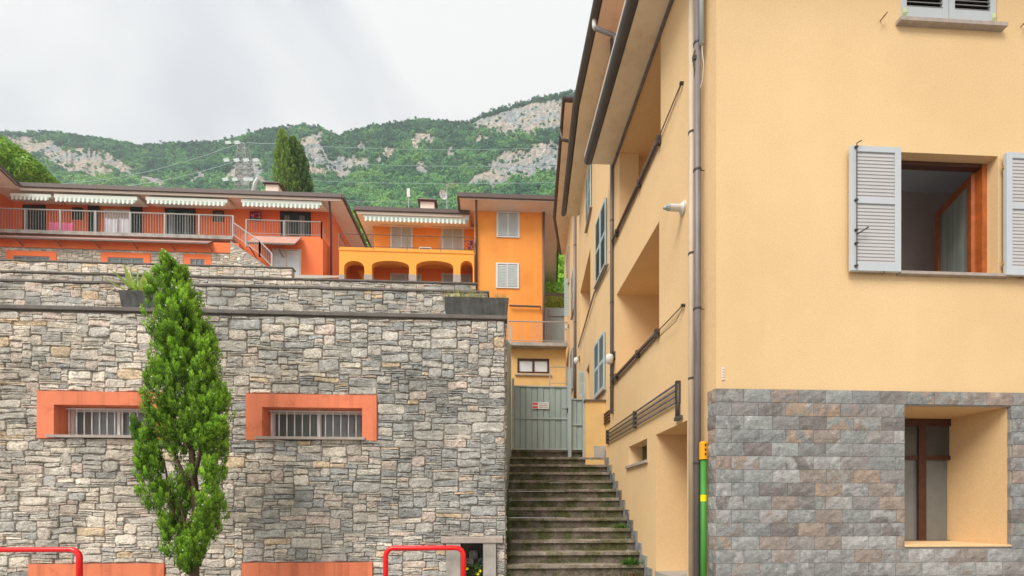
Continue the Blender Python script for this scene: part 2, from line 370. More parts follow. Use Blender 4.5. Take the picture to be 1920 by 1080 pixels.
# leaf clumps, a few variants, shared by every far crown
def clump_mesh(name, seed, n, rad, leaf, m, flat=.85):
    r = random.Random(seed); mb = MB()
    lobes = [(Vector((r.gauss(0, .45), r.gauss(0, .45), r.gauss(0, .3))) * rad, r.uniform(.45, .75) * rad) for _ in range(6)]
    for _ in range(n):
        c, lr = r.choice(lobes); d = Vector((r.gauss(0, 1), r.gauss(0, 1), r.gauss(.25, 1))).normalized()
        p = c + d * lr * r.uniform(.8, 1.05); p.z *= flat
        t = d.orthogonal().normalized(); t.rotate(__import__('mathutils').Quaternion(d, r.uniform(0, 6.28))); b = d.cross(t)
        t = (t + d * r.uniform(-.5, .5)).normalized(); s_ = leaf * r.uniform(.6, 1.3)
        k = r.uniform(.75, 1.3); mb.ct = (k, k, k)
        mb.add([p - t * s_ - b * s_ * .6, p + t * s_ * .9 - b * s_ * .7, p + t * s_ + b * s_ * .6, p - t * s_ * .7 + b * s_ * .8], [(0, 1, 2, 3)])
    me = bpy.data.meshes.new(name)
    me.from_pydata(mb.v, [], mb.f); me.materials.append(m)
    a = me.color_attributes.new('tint', 'FLOAT_COLOR', 'POINT'); a.data.foreach_set('color', np.array([(*c, 1) for c in mb.t], dtype=np.float32).ravel())
    return me
def forest_material():
    m = bpy.data.materials.new('forest_leaves'); m.use_nodes = True
    t = m.node_tree; n = t.nodes; l = t.links; b = n['Principled BSDF']; b.inputs['Roughness'].default_value = .8; b.inputs['Specular IOR Level'].default_value = .1
    at = n.new('ShaderNodeAttribute'); at.attribute_name = 'tint'
    geo = n.new('ShaderNodeNewGeometry'); x = n.new('ShaderNodeTexNoise'); x.inputs['Scale'].default_value = .035; x.inputs['Detail'].default_value = 6; l.new(geo.outputs['Position'], x.inputs['Vector'])
    oi = n.new('ShaderNodeAttribute'); oi.attribute_name = 'shade'; oi.attribute_type = 'INSTANCER'
    ad = n.new('ShaderNodeMath'); ad.operation = 'ADD'; l.new(x.outputs[0], ad.inputs[0]); l.new(oi.outputs['Fac'], ad.inputs[1])
    r = n.new('ShaderNodeValToRGB'); l.new(ad.outputs[0], r.inputs[0]); e = r.color_ramp.elements
    e[0].position = .35; e[0].color = (.07, .19, .125, 1); e[1].position = .75; e[1].color = (.31, .54, .17, 1); q = e.new(.55); q.color = (.15, .36, .16, 1)
    mm = n.new('ShaderNodeMixRGB'); mm.blend_type = 'MULTIPLY'; mm.inputs[0].default_value = 1; l.new(r.outputs[0], mm.inputs[1]); l.new(at.outputs['Color'], mm.inputs[2])
    l.new(mm.outputs[0], b.inputs['Base Color'])
    tr_ = n.new('ShaderNodeBsdfTranslucent'); l.new(mm.outputs[0], tr_.inputs[0]); ms = n.new('ShaderNodeMixShader'); ms.inputs[0].default_value = .25
    l.new(b.outputs[0], ms.inputs[1]); l.new(tr_.outputs[0], ms.inputs[2]); l.new(ms.outputs[0], n['Material Output'].inputs[0])
    return m
forest_m = forest_material()
def gn_scatter(name, pts, scales, shades, variants):
    """one object whose points each carry a leaf clump (geometry nodes)"""
    me = bpy.data.meshes.new(name); me.from_pydata(pts, [], []); me.materials.append(forest_m)
    a = me.attributes.new('size', 'FLOAT', 'POINT'); a.data.foreach_set('value', np.array(scales, dtype=np.float32))
    a = me.attributes.new('shade', 'FLOAT', 'POINT'); a.data.foreach_set('value', np.array(shades, dtype=np.float32))
    o = bpy.data.objects.new(name, me); col.objects.link(o)
    ng = bpy.data.node_groups.new(name, 'GeometryNodeTree')
    ng.interface.new_socket('Geometry', in_out='INPUT', socket_type='NodeSocketGeometry'); ng.interface.new_socket('Geometry', in_out='OUTPUT', socket_type='NodeSocketGeometry')
    n = ng.nodes; l = ng.links; gi = n.new('NodeGroupInput'); go = n.new('NodeGroupOutput')
    ci = n.new('GeometryNodeCollectionInfo'); ci.inputs['Collection'].default_value = variants; ci.inputs['Separate Children'].default_value = True; ci.inputs['Reset Children'].default_value = True
    ip = n.new('GeometryNodeInstanceOnPoints'); l.new(gi.outputs[0], ip.inputs['Points']); l.new(ci.outputs[0], ip.inputs['Instance']); ip.inputs['Pick Instance'].default_value = True
    rv = n.new('FunctionNodeRandomValue'); rv.data_type = 'FLOAT_VECTOR'; rv.inputs[0].default_value = (-.2, -.2, 0); rv.inputs[1].default_value = (.2, .2, 6.28); l.new(rv.outputs[0], ip.inputs['Rotation'])
    na = n.new('GeometryNodeInputNamedAttribute'); na.data_type = 'FLOAT'; na.inputs['Name'].default_value = 'size'; l.new(na.outputs[0], ip.inputs['Scale'])
    l.new(ip.outputs[0], go.inputs[0])
    md = o.modifiers.new('scatter', 'NODES'); md.node_group = ng
    return o
vcol = bpy.data.collections.new('leaf_clumps')       # not linked to the scene: only the geometry nodes use it
for i in range(5):
    vcol.objects.link(bpy.data.objects.new('leaf_clump', clump_mesh('leaf_clump', 50 + i, 170, 1.0, .20, forest_m)))
rr = random.Random(11); pts = []; scs = []; shs = []
for _ in range(21000):
    u = rr.uniform(-60, 1110); t = rr.uniform(.30, 1.0) ** .8
    p, v, rk = hill_pt(u, min(t, 1))
    if rk and (rr.random() < .95 if mnoise.noise((u * .07, v * .12, 8)) < .25 else rr.random() < .25): continue
    D = p.y
    size = rr.uniform(1.3, 3.0) * (.5 if rk else 1); k = .16 * mnoise.noise((u * .02, v * .03, 4)) + rr.uniform(-.10, .10) - (.05 if v < 290 else 0) + (.10 if v > 330 else 0)
    pts.append((p.x, p.y, p.z + size * .35)); scs.append(size); shs.append(k)
for i in range(900):                                   # taller crowns breaking the ridge line
    u = rr.uniform(-60, 1110)
    if i > 520: u = 1110 * rr.random()
    p, v, rk = hill_pt(u, 1.0)
    size = rr.uniform(1.0, 2.6); pts.append((p.x, p.y, p.z + size * rr.uniform(.2, 1.1))); scs.append(size); shs.append(rr.uniform(-.18, 0))
setp(gn_scatter('forest', pts, scs, shs, vcol), 'green forest covering the mountain slopes', 'forest', kind='stuff')

# ------------------------------------------------------------------ rubble masonry
def pack(x0, x1, z0, z1, holes, ux, uz, rnd, wmin, wmax, hs):
    nx = int((x1 - x0) / ux); nz = int(round((z1 - z0) / uz)); occ = np.zeros((nz, nx), bool)
    for h in holes:
        i0 = max(0, int(round((h[0] - x0) / ux))); i1 = min(nx, int(round((h[1] - x0) / ux))); j0 = max(0, int(round((h[2] - z0) / uz))); j1 = min(nz, int(round((h[3] - z0) / uz)))
        if i1 > i0 and j1 > j0: occ[j0:j1, i0:i1] = True
    res = []
    for j in range(nz):
        i = 0
        while i < nx:
            if occ[j, i]: i += 1; continue
            e = i
            while e < nx and not occ[j, e]: e += 1
            L_ = e - i; hh = rnd.choice(hs); ww = int(rnd.triangular(wmin, wmax, wmin + (wmax - wmin) * .3) * (1.15 if hh > 2 else 1))
            if hh == 1: ww = int(ww * 1.1)
            ww = min(L_, max(wmin // 2 + 1, ww))
            if L_ - ww < wmin: ww = L_ if L_ <= wmax * 1.2 else L_ // 2
            while hh > 1 and (j + hh > nz or occ[j:j + hh, i:i + ww].any()): hh -= 1
            if ww < wmin * 1.2 and hh > 2: hh = 2
            occ[j:j + hh, i:i + ww] = True; res.append((x0 + i * ux, x0 + (i + ww) * ux, z0 + j * uz, z0 + (j + hh) * uz)); i += ww
    return res
def warp(x, z, amp, seed):
    return (x + amp * .8 * mnoise.noise((x * 2.3, z * 2.3, seed)), z + amp * mnoise.noise((x * 1.7, z * 3.1, seed + 9)) + amp * .5 * mnoise.noise((x * 5.5, z * 5.5, seed + 4)))
PAL = [(q_[0] * 1.35 + .055, q_[1] * 1.335 + .055, q_[2] * 1.31 + .052) for q_ in [(.56, .48, .385), (.50, .435, .36), (.44, .395, .335), (.39, .36, .315), (.34, .32, .29), (.28, .275, .26), (.215, .215, .205), (.56, .41, .25), (.64, .565, .47), (.48, .38, .31)]]
def stone_tint(rnd, x, z, grey):
    g_ = grey - .10 + .45 * mnoise.noise((x * .55, z * .7, 21)) + rnd.uniform(-.35, .35)
    if rnd.random() < .030: c = PAL[7]
    elif rnd.random() < .07: c = PAL[9]
    elif g_ < .1: c = rnd.choice(PAL[0:3] + [PAL[8]])
    elif g_ < .5: c = rnd.choice(PAL[0:5])
    elif g_ < .85: c = rnd.choice(PAL[2:6])
    else: c = rnd.choice(PAL[3:7])
    k = rnd.uniform(.92, 1.08); m_ = (.54, .505, .455) if grey < .5 else (.43, .43, .405); return tuple(min(1, (q * .82 + w_ * .18) * k) for q, w_ in zip(c, m_))
def add_stone(mb, r, pt, rnd, gap, depth, amp, seed):
    x0, x1, z0, z1 = r; x0 += gap; x1 -= gap; z0 += gap; z1 -= gap; w_, h_ = x1 - x0, z1 - z0
    c = min(w_, h_) * rnd.uniform(.06, .30)
    pl = []
    nm = 2 if w_ > .16 else 1
    def J(s_): return rnd.uniform(-s_, s_)
    jz = min(.016, h_ * .13)
    pl.append((x0 + c + J(c * .5), z0 + J(jz * .3)))
    for q in range(1, nm + 1): pl.append((x0 + w_ * q / (nm + 1) + J(w_ * .08), z0 + J(jz)))
    pl += [(x1 - c + J(c * .5), z0 + J(jz * .3)), (x1 + J(gap * .5), z0 + c * rnd.uniform(.4, 1)), (x1 + J(gap * .6), z1 - c * rnd.uniform(.4, 1)), (x1 - c + J(c * .5), z1 + J(jz * .3))]
    for q in range(nm, 0, -1): pl.append((x0 + w_ * q / (nm + 1) + J(w_ * .08), z1 + J(jz)))
    pl += [(x0 + c + J(c * .5), z1 + J(jz * .3)), (x0 + J(gap * .6), z1 - c * rnd.uniform(.4, 1)), (x0 + J(gap * .5), z0 + c * rnd.uniform(.4, 1))]
    pl = [warp(a_, b_, amp, seed) for a_, b_ in pl]; cx = sum(p[0] for p in pl) / len(pl); cz = sum(p[1] for p in pl) / len(pl)
    n = len(pl); d1 = depth * rnd.uniform(.55, .9); tx, tz = J(.10), J(.12); vs = []
    for a_, b_ in pl: vs.append(pt(a_, b_, .02))
    ins = .10
    for a_, b_ in pl: vs.append(pt(a_ + (cx - a_) * ins * .6, b_ + (cz - b_) * ins * 1.2, -d1 * .75 + (a_ - cx) * tx + (b_ - cz) * tz))
    for a_, b_ in pl: vs.append(pt(a_ + (cx - a_) * .38, b_ + (cz - b_) * .42, -d1 + J(depth * .3) + (a_ - cx) * tx + (b_ - cz) * tz))
    vs.append(pt(cx, cz, -d1 + J(depth * .25)))
    fs = []
    for k in range(n):
        k2 = (k + 1) % n
        fs += [(k, k2, n + k2, n + k), (n + k, n + k2, 2 * n + k2, 2 * n + k), (2 * n + k, 2 * n + k2, 3 * n)]
    mb.add(vs, fs)
def masonry(parent, x0, x1, z0, z1, holes, pt, greyf, limit, seed, ux=.012, uz=.036, wmin=9, wmax=46, hs=(1, 1, 1, 1, 2, 2, 2, 2, 3, 3, 4, 5), gap=.0026, depth=.02, amp=.026, visible=None, keep=None):
    rnd = random.Random(seed)
    st = pack(x0, x1, z0, z1, holes, ux, uz, rnd, wmin, wmax, hs)
    if keep: st = [r for r in st if keep(r)]
    def area(r): return (r[1] - r[0]) * (r[3] - r[2]) * (0 if visible and not visible(r) else 1)
    order = sorted(st, key=area, reverse=True); solo = order[:limit]; rest = order[limit:]
    for r in solo:
        mb = MB(); mb.ct = stone_tint(rnd, r[0], r[2], greyf(r[0], r[2])); add_stone(mb, r, pt, rnd, gap, depth, amp, seed); mb.build('stone', stone_m, parent)
    if rest:
        mb = MB()
        for r in rest:
            mb.ct = stone_tint(rnd, r[0], r[2], greyf(r[0], r[2])); add_stone(mb, r, pt, rnd, gap, depth, amp, seed)
        mb.build('small_stones' if limit else 'stones', stone_m, parent, kind='stuff')

# main retaining wall --------------------------------------------------------------
wall = thing('stone_wall', 'tall grey and beige rubble stone retaining wall behind the red barriers', 'wall', (-4, Y1, 0))
WX0 = -9.6
def rect(u0, u1, v0, v1, Y):
    a_, b_ = P(u0, v0, Y), P(u1, v1, Y); return (a_.x, b_.x, b_.z, a_.z)
sur1 = rect(73, 318, 733, 820, Y1); sur2 = rect(463, 707, 739, 827, Y1)
sur1 = (sur1[0], sur1[1], sur2[2], sur2[3])
pan1 = (fx(57, Y1), fx(310, Y1), .02, P(180, 1057, Y1).z); pan2 = (fx(455, Y1), fx(699, Y1), .02, P(180, 1057, Y1).z)
nic = (fx(864, Y1), fx(906, Y1), 0, P(880, 1018, Y1).z)
lint = (fx(828, Y1), fx(943, Y1), P(880, 1018, Y1).z, P(880, 1006, Y1).z)
post1 = (fx(837, Y1), fx(864, Y1), 0, lint[2]); post2 = (fx(906, Y1), fx(930, Y1), 0, lint[2])
back = MB(); wallsheet(back, (0, Y1 + .012), (1, 0), (0, 1), WX0 - 25, XE1 - .01, 0, Z_CAP1 - .04,
                       [(*sur1[:2], sur1[2], sur1[3], .45), (*sur2[:2], sur2[2], sur2[3], .45), (*pan1, .45), (*pan2, .45), (*nic, .55)])
back.quad((XE1 - .012, Y1 + .01, 0), (XE1 - .012, Y2 + .3, 0), (XE1 - .012, Y2 + .3, Z_CAP1 - .04), (XE1 - .012, Y1 + .01, Z_CAP1 - .04))
back.build('mortar', mortar_d, wall)
hl = [sur1, sur2, pan1, pan2, nic, lint, post1, post2]
masonry(wall, WX0, XE1 - .005, 0, Z_CAP1 - .06, hl, lambda x, z, d: (x, Y1 + d, z), lambda x, z: .25 + .75 * max(0, min(1, (x + 5.2) / 4.2)) * (1 if z > 1.6 else .55), 300, 5,
        visible=lambda r: r[1] > -8.0 and r[2] > .5 and not (fx(285, Y1) < r[0] and r[1] < fx(420, Y1)))
# return face of the wall along the stairs
masonry(wall, Y1 + .03, Y2 + .2, 0, Z_CAP1 - .06, [], lambda y, z, d: (XE1 - d * 1.0, y, z), lambda x, z: 1.0, 0, 9)
# coping
mb = MB(); mb.box(WX0 - 25, XE1 + .03, Y1 - .05, Y1 + .34, Z_CAP1 - .045, Z_CAP1 + .02); mb.build('coping', cap_m, wall, bevel=.008)
# painted window surrounds with barred windows
def barred(sur, nb, seedx):
    x0, x1, z0, z1 = sur; bx0 = .26; s_ = MB(); y0 = Y1 - .035; dep = .36
    top = .215; sl = z0 + .055
    i0, i1, iz0, iz1 = x0 + bx0, x1 - .235, sl, z1 - top
    for q in ((x0, x1, iz1, z1), (x0, i0, z0, iz1), (i1, x1, z0, iz1)): s_.box(q[0], q[1], y0, Y1 + dep, q[2], q[3])
    fr = s_.build('window_surround', coral, wall)
    sb = B('sill', sill_m, fr, i0 - .1, i1 + .05, y0 - .03, Y1 + dep, z0 + .012, sl)
    wn = B('window', glass_g, wall, i0 - .01, i1 + .01, Y1 + dep - .05, Y1 + dep - .02, iz0, iz1)
    mb = MB(); mb.box(i0, i1, Y1 + dep - .12, Y1 + dep - .06, iz1 - .045, iz1 - .001); mb.box(i0, i1, Y1 + dep - .12, Y1 + dep - .06, iz0 + .001, iz0 + .035)
    mb.box(i0 + .001, i0 + .05, Y1 + dep - .12, Y1 + dep - .06, iz0 + .036, iz1 - .046); mb.box((i0 + i1) / 2 - .02, (i0 + i1) / 2 + .02, Y1 + dep - .12, Y1 + dep - .06, iz0 + .036, iz1 - .046)
    mb.build('window_frame', bar_m, wn)
    n = nb
    for k in range(n):
        x = i0 + .05 + (i1 - i0 - .08) * k / (n - 1); b_ = MB(); b_.tube([(x, Y1 + dep - .2, iz0 + .02), (x, Y1 + dep - .2, iz1 - .01)], .0095, 6); b_.build('bar', bar_m, wn, smooth=True)
    b_ = MB(); b_.box(i0 + .01, i1 - .01, Y1 + dep - .215, Y1 + dep - .185, iz0 + .005, iz0 + .022); b_.box(i0 + .01, i1 - .01, Y1 + dep - .215, Y1 + dep - .185, iz1 - .03, iz1 - .012); b_.build('bar_rail', bar_m, wn)
barred(sur1, 13, 1); barred(sur2, 13, 2)
for pn in (pan1, pan2):
    x0, x1, z0, z1 = pn; s_ = MB(); y0 = Y1 - .035
    for q in ((x0, x1, z1 - .3, z1), (x0, x0 + .22, z0, z1 - .3), (x1 - .22, x1, z0, z1 - .3)): s_.box(q[0], q[1], y0, Y1 + .3, q[2], q[3])
    s_.build('window_surround', coral, wall); B('window', glass_d, wall, x0 + .2, x1 - .2, Y1 + .2, Y1 + .22, z0, z1 - .29)
# stone frame niche at the foot of the stairs
B('lintel', sill_m, wall, lint[0], lint[1], Y1 - .09, Y1 + .25, lint[2], lint[3], bevel=.012)
for p_ in (post1, post2): B('niche_post', concrete, wall, p_[0], p_[1], Y1 - .07, Y1 + .2, 0, lint[2] - .002, bevel=.006)
nb_ = MB(); nb_.box(nic[0] - .3, nic[1] + .3, Y1 + .55, Y1 + .6, 0, nic[3] + .1); nb_.build('niche_back', mortar_d, wall)
for k in range(5):
    mb = MB(); rnd = random.Random(k + 3); mb.ct = rnd.choice(PAL[3:7]); x = nic[0] + .03 + .08 * k; z = .45 + .14 * (k % 3)
    add_stone(mb, (x - .08, x + .10, z, z + .2), lambda a_, b_, d: (a_, Y1 + .35 + d, b_), rnd, .01, .08, 0, 1); mb.build('stone', stone_m, wall)

# second and third terrace walls ---------------------------------------------------
def terrace_wall(label, Y, x0, xe, ztop, zvis, limit, seed, greyf, capz=.045, ux=.016, uz=.05, **kw):
    t = thing('terrace_wall', label, 'wall', (xe - 2, Y, 0))
    B('mortar', mortar_d, t, x0 - 14, xe - .01, Y + .012, Y + .24, ztop - 3.4, ztop - .03)
    masonry(t, x0, xe, ztop - .06 - zvis, ztop - .05, [], lambda x, z, d: (x, Y + d, z), greyf, limit, seed, ux=ux, uz=uz, **kw)
    B('coping', cap_m, t, x0 - 14, xe + .03, Y - .04, Y + .3, ztop - .04, ztop + .012, bevel=.008)
    return t
terrace_wall('lower terrace wall of weathered stone right behind the two planters', Y2, -14.5, XE2, Z2, .75, 260, 31, lambda x, z: .45 + .5 * max(0, min(1, (x + 7) / 6)), uz=.045, wmin=9, wmax=36)
terrace_wall('thin middle terrace wall just under the arcade, ending beside the orange tower', Y3, -18.5, XE3, Z3, .55, 200, 33, lambda x, z: .35 + .4 * max(0, min(1, (x + 7) / 6)), uz=.06, wmin=10, wmax=40, hs=(1, 1, 2, 2, 3))
terrace_wall('upper terrace wall in front of the red house, stopping at the glazed door', Y4, -25, XE4, Z4, .75, 160, 35, lambda x, z: .2, ux=.03, uz=.075, wmin=6, wmax=24, hs=(1, 1, 2, 2, 3))

# ------------------------------------------------------------------ stairs
XR = 2.70
st = thing('stone_stairs', 'worn mossy stone steps climbing between the rubble wall and the yellow house', 'stairs', (1.4, 7.3, 0))
RISE, RUN, YS0, ZS0 = .2, .24, 7.30, .667
rnd = random.Random(4)
for n in range(-3, 13):
    z = ZS0 + RISE * n; y = YS0 + RUN * n; x0 = (.12 if n < 0 else XE1 - .02); x1 = XR - .045
    if n >= 12: y = YS0 + RUN * n
    depth = RUN + .10 if n < 12 else 10
    ins = 0
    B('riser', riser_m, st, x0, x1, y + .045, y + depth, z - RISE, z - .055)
    cuts = [x0] + sorted(rnd.uniform(x0 + .5, x1 - .5) for _ in range(rnd.choice([1, 1, 2]))) + [x1]
    cuts = [q for i, q in enumerate(cuts) if i in (0, len(cuts) - 1) or (q - cuts[i - 1] > .3 and cuts[-1] - q > .3)]
    for i in range(len(cuts) - 1):
        dy = rnd.uniform(-.012, .012); dz = rnd.uniform(-.006, .006)
        mb = MB(); a0, a1 = cuts[i] + .003, cuts[i + 1] - .003; nn = 9
        top = []; 
        vs_ = []
        for k in range(nn):
            x = a0 + (a1 - a0) * k / (nn - 1); e = rnd.uniform(-.007, .007)
            vs_ += [(x, y + dy + e, z - .055), (x, y + dy + e - .004, z - .008 + dz + rnd.uniform(-.004, .004)), (x, y + dy + .02, z + dz), (x, y + (depth if n < 12 else .8), z + dz)]
        fs_ = []
        for k in range(nn - 1):
            for q in range(3): b0 = k * 4 + q; fs_.append((b0, b0 + 4, b0 + 5, b0 + 1))
            fs_.append((k * 4, k * 4 + 3, k * 4 + 7, k * 4 + 4))
        fs_ += [(0, 1, 2, 3), ((nn - 1) * 4 + 3, (nn - 1) * 4 + 2, (nn - 1) * 4 + 1, (nn - 1) * 4)]
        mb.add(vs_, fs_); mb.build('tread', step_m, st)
mb = MB(); rnd = random.Random(61)
for k in range(420):
    n = rnd.randint(-2, 11); x = rnd.uniform(.3, XR - .08) if rnd.random() < .5 else XR - .08 - abs(rnd.gauss(0, .18)); y = YS0 + RUN * n + rnd.uniform(.02, RUN); z = ZS0 + RISE * n + .004; q = rnd.uniform(.006, .016); a = rnd.uniform(0, 3)
    mb.ct = rnd.choice([(.45, .38, .26), (.20, .12, .06), (.62, .58, .48), (.12, .16, .04)]); mb.add([(x + q * math.cos(a), y + q * math.sin(a), z), (x - q * .6 * math.sin(a), y + q * .6 * math.cos(a), z + .012), (x - q * math.cos(a), y - q * math.sin(a), z + .004), (x + q * .6 * math.sin(a), y - q * .6 * math.cos(a), z + .001)], [(0, 1, 2, 3)])
setp(mb.build('leaf_litter', leaf_m), 'dry leaves and crumbs scattered on the stone steps', 'litter', kind='stuff')
lb = MB(); lb.quad((XE1 - .02, 10.9, 3.05), (XR + .8, 10.9, 3.05), (4, 22, 3.4), (XE1 - .6, 22, 3.4)); setp(lb.build('path', concrete), kind='structure')

# ------------------------------------------------------------------ YELLOW HOUSE (near section)
YF = 5.0
hs_ = thing('yellow_house', 'pale yellow house corner with slate block base and brown downpipes', 'house', (XR, YF, 0))
loM = (6.74, 9.07, 4.47, 6.26); loU = (6.68, 9.05, 7.52, 9.17); door = (5.76, 6.88, .60, 2.85); sw = (7.28, 8.26, 2.48, 2.86)
Z_SOF1, Z_SOF2, Z_SOF3 = 9.2, 12.0, 15.1
mb = MB()
wallsheet(mb, (XR, 0), (0, 1), (1, 0), YF, 9.3, 0, Z_SOF1 + .05, [(*loM, 1.7), (*loU, 1.7), (*door, .9), (*sw, .32)])
wu = rect(1672, 1872, 289, 514, YF); wl = rect(1690, 1888, 763, 1026, YF); wt = rect(1686, 1871, -300, 47, YF)
wu = (fx(1676, YF), fx(1871, YF), P(1780, 515, YF).z, P(1780, 289, YF).z)
wl = (fx(1690, YF), fx(1888, YF), P(1789, 1023, YF).z, P(1789, 763, YF).z)
wt = (fx(1689, YF), fx(1869, YF), P(1780, 47, YF).z, P(1780, 47, YF).z + 1.45)
ZC = P(1343, 730, YF).z                      # top of slate cladding
wallsheet(mb, (0, YF), (1, 0), (0, 1), XR, 12, 0, Z_SOF1 + .05, [(*wu, .145), (*wl, .70), (*wt, .12)])
mb.build('wall', plaster, hs_)
# loggia backs and inner pillar
for lo, dp in ((loM, 1.7), (loU, 1.7), (door, .9)):
    mb = MB(); mb.quad((XR + dp, lo[0], lo[2]), (XR + dp, lo[1], lo[2]), (XR + dp, lo[1], lo[3]), (XR + dp, lo[0], lo[3])); mb.build('recess_back', plaster, hs_)
B('pillar', plaster, hs_, XR + .002, XR + .42, loU[1] - .16, loU[1] - .002, loU[2] + .002, loU[3] - .002)
B('door_step', concrete, hs_, XR - .02, XR + .9, door[0], door[1], .3, .615)
mb = MB(); mb.box(XR + .27, XR + .30, sw[0] + .002, sw[1] - .002, sw[2], sw[3]); mb.build('window', glass_d, hs_); 
B('window_frame', wood_d, hs_, XR + .12, XR + .26, sw[0] + .003, sw[0] + .09, sw[2] + .002, sw[3] - .002)
B('sill', sill_m, hs_, XR - .05, XR + .2, sw[0] - .05, sw[1] + .1, sw[2] - .045, sw[2] + .003)
# slate block cladding
BP = [(.215, .222, .21), (.26, .268, .255), (.30, .295, .28), (.20, .205, .20), (.24, .195, .165), (.27, .205, .16), (.145, .13, .12), (.23, .21, .195), (.33, .315, .30), (.21, .20, .195)]
def block(x0, x1, z0, z1, pt, rnd, parent):
    c1 = rnd.choice(BP); c2 = rnd.choice(BP)
    if rnd.random() < .12: c2 = (.32, .225, .155)
    if rnd.random() < .55: c2 = tuple(q * 1.12 for q in c1)
    c1, c2 = [tuple(q * .92 + g_ * .2 for q, g_ in zip(c_, (.285, .25, .225))) for c_ in (c1, c2)]
    mb = MB(); mb.ct = c1; mb.ct2 = c2; nx, nz = 6, 4; vs_ = []; tx = rnd.uniform(-.003, .003)
    for j in range(nz):
        for i in range(nx):
            e = (i in (0, nx - 1)) or (j in (0, nz - 1))
            vs_.append(pt(x0 + (x1 - x0) * i / (nx - 1) + (0 if e else rnd.uniform(-.01, .01)), z0 + (z1 - z0) * j / (nz - 1) + (0 if e else rnd.uniform(-.008, .008)),
                          -(rnd.uniform(.005, .009) if e else rnd.uniform(.009, .018) + tx * (i - 2))))
    base = len(vs_); rim = [i for i in range(nx)] + [j * nx + nx - 1 for j in range(1, nz)] + [(nz - 1) * nx + i for i in range(nx - 2, -1, -1)] + [j * nx for j in range(nz - 2, 0, -1)]
    ij = [(k % nx, k // nx) for k in rim]
    for i, j in ij: vs_.append(pt(x0 + (x1 - x0) * i / (nx - 1), z0 + (z1 - z0) * j / (nz - 1), .03))
    fs_ = [(j * nx + i, j * nx + i + 1, (j + 1) * nx + i + 1, (j + 1) * nx + i) for j in range(nz - 1) for i in range(nx - 1)]
    for k in range(len(rim)): k2 = (k + 1) % len(rim); fs_.append((rim[k], base + k, base + k2, rim[k2]))
    mb.add(vs_, fs_); mb.build('slate_block', clad, parent)
rnd = random.Random(21); RH = .1605; BW = .342; YC = YF - .035; XC = XR - .03
mb = MB()
wallsheet(mb, (0, YC + .006), (1, 0), (0, 1), XC + .006, 7.6, 0, ZC - .002, [(wl[0] - .004, wl[1] + .004, wl[2] - .004, wl[3] + .004, .02)])
mb.quad((XC + .006, YC + .006, 0), (XC + .006, 5.15, 0), (XC + .006, 5.15, ZC - .002), (XC + .006, YC + .006, ZC - .002))
mb.quad((XC + .006, YC + .006, ZC - .002), (7.6, YC + .006, ZC - .002), (7.6, YF, ZC - .002), (XC + .006, YF, ZC - .002))
mb.build('mortar', mortar_l, hs_)
r_ = 0; z = ZC
while z > .02:
    z1 = z; z0 = max(0.0, z - RH); x = XC + .004
    first = BW if r_ % 2 == 0 else BW * .55
    while x < 7.5:
        x1 = x + (first if x < XC + .01 else BW * rnd.choice([1, 1, 1, 1, .97, 1.03]))
        segs = [(x + .0015, x1 - .0015)]
        if z0 < wl[3] - .02 and z1 > wl[2] + .02:
            if x1 > wl[0] and x < wl[1]:
                segs = []
                if x < wl[0] - .04: segs.append((x + .0015, wl[0]))
                if x1 > wl[1] + .04: segs.append((wl[1], x1 - .0015))
        for a0, a1 in segs:
            if a1 - a0 > .03: block(a0 + .001, a1 - .001, z0 + .002, z1 - .002, lambda p, q, d: (p, YC + d, q), rnd, hs_)
        x = x1
    block(YC, 5.14 - (.02 if r_ % 2 else 0), z0 + .0015, z1 - .0015, lambda p, q, d: (XC + d, p, q), rnd, hs_)
    z = z0; r_ += 1
# lower deep window
yb = YF + .70
mb = MB(); xs0, xs1 = wl[0], wl[1]
wn = B('window', glass_g, hs_, wl[0] + .02, wl[1] - .02, yb - .02, yb - .005, wl[2] + .02, wl[3] - .02)
mb = MB(); zt = wl[3]; xm = fx(1722, yb)
mb.box(wl[0], wl[1], yb - .055, yb - .03, zt - .10, zt - .002); mb.box(wl[0], wl[1], yb - .05, yb - .03, P(1730, 855, yb).z - .06, P(1730, 855, yb).z)
mb.box(xm - .055, xm + .055, yb - .06, yb - .031, wl[2], zt - .101); mb.box(wl[0] + .03, wl[1], yb - .045, yb - .032, wl[2], wl[2] + .02)
mb.build('window_frame', wood_d, wn)
B('transom_pane', glass_d, wn, wl[0] + .06, wl[1] - .01, yb - .04, yb - .022, P(1730, 855, yb).z + .002, zt - .101)
B('sill', plaster, hs_, wl[0] + .002, wl[1] - .002, YF - .05, yb - .002, wl[2] - .012, wl[2] + .012, bevel=.004)
# upper window: room, sash, curtain, sill
yi = YF + .145
mb = MB(); rx0, rx1, ry1, rz0, rz1 = wu[0] - .55, wu[1] + 1.6, YF + 1.62, wu[2] - .8, 6.80
mb.quad((rx0, ry1, rz0), (rx1, ry1, rz0), (rx1, ry1, rz1), (rx0, ry1, rz1)); mb.quad((rx0, yi, rz0), (rx0, ry1, rz0), (rx0, ry1, rz1), (rx0, yi, rz1))
mb.quad((rx1, yi, rz0), (rx1, ry1, rz0), (rx1, ry1, rz1), (rx1, yi, rz1)); mb.quad((rx0, yi, rz0), (rx1, yi, rz0), (rx1, ry1, rz0), (rx0, ry1, rz0))
for q in ((rx0, wu[0], rz0, rz1), (wu[1], rx1, rz0, rz1), (wu[0], wu[1], rz0, wu[2]), (wu[0], wu[1], wu[3], rz1)):
    mb.quad((q[0], yi, q[2]), (q[1], yi, q[2]), (q[1], yi, q[3]), (q[0], yi, q[3]))
mb.build('room', room_m, hs_)
mb = MB(); mb.quad((rx0, yi, rz1), (rx1, yi, rz1), (rx1, ry1, rz1), (rx0, ry1, rz1)); mb.build('room_ceiling', ceil_m, hs_)
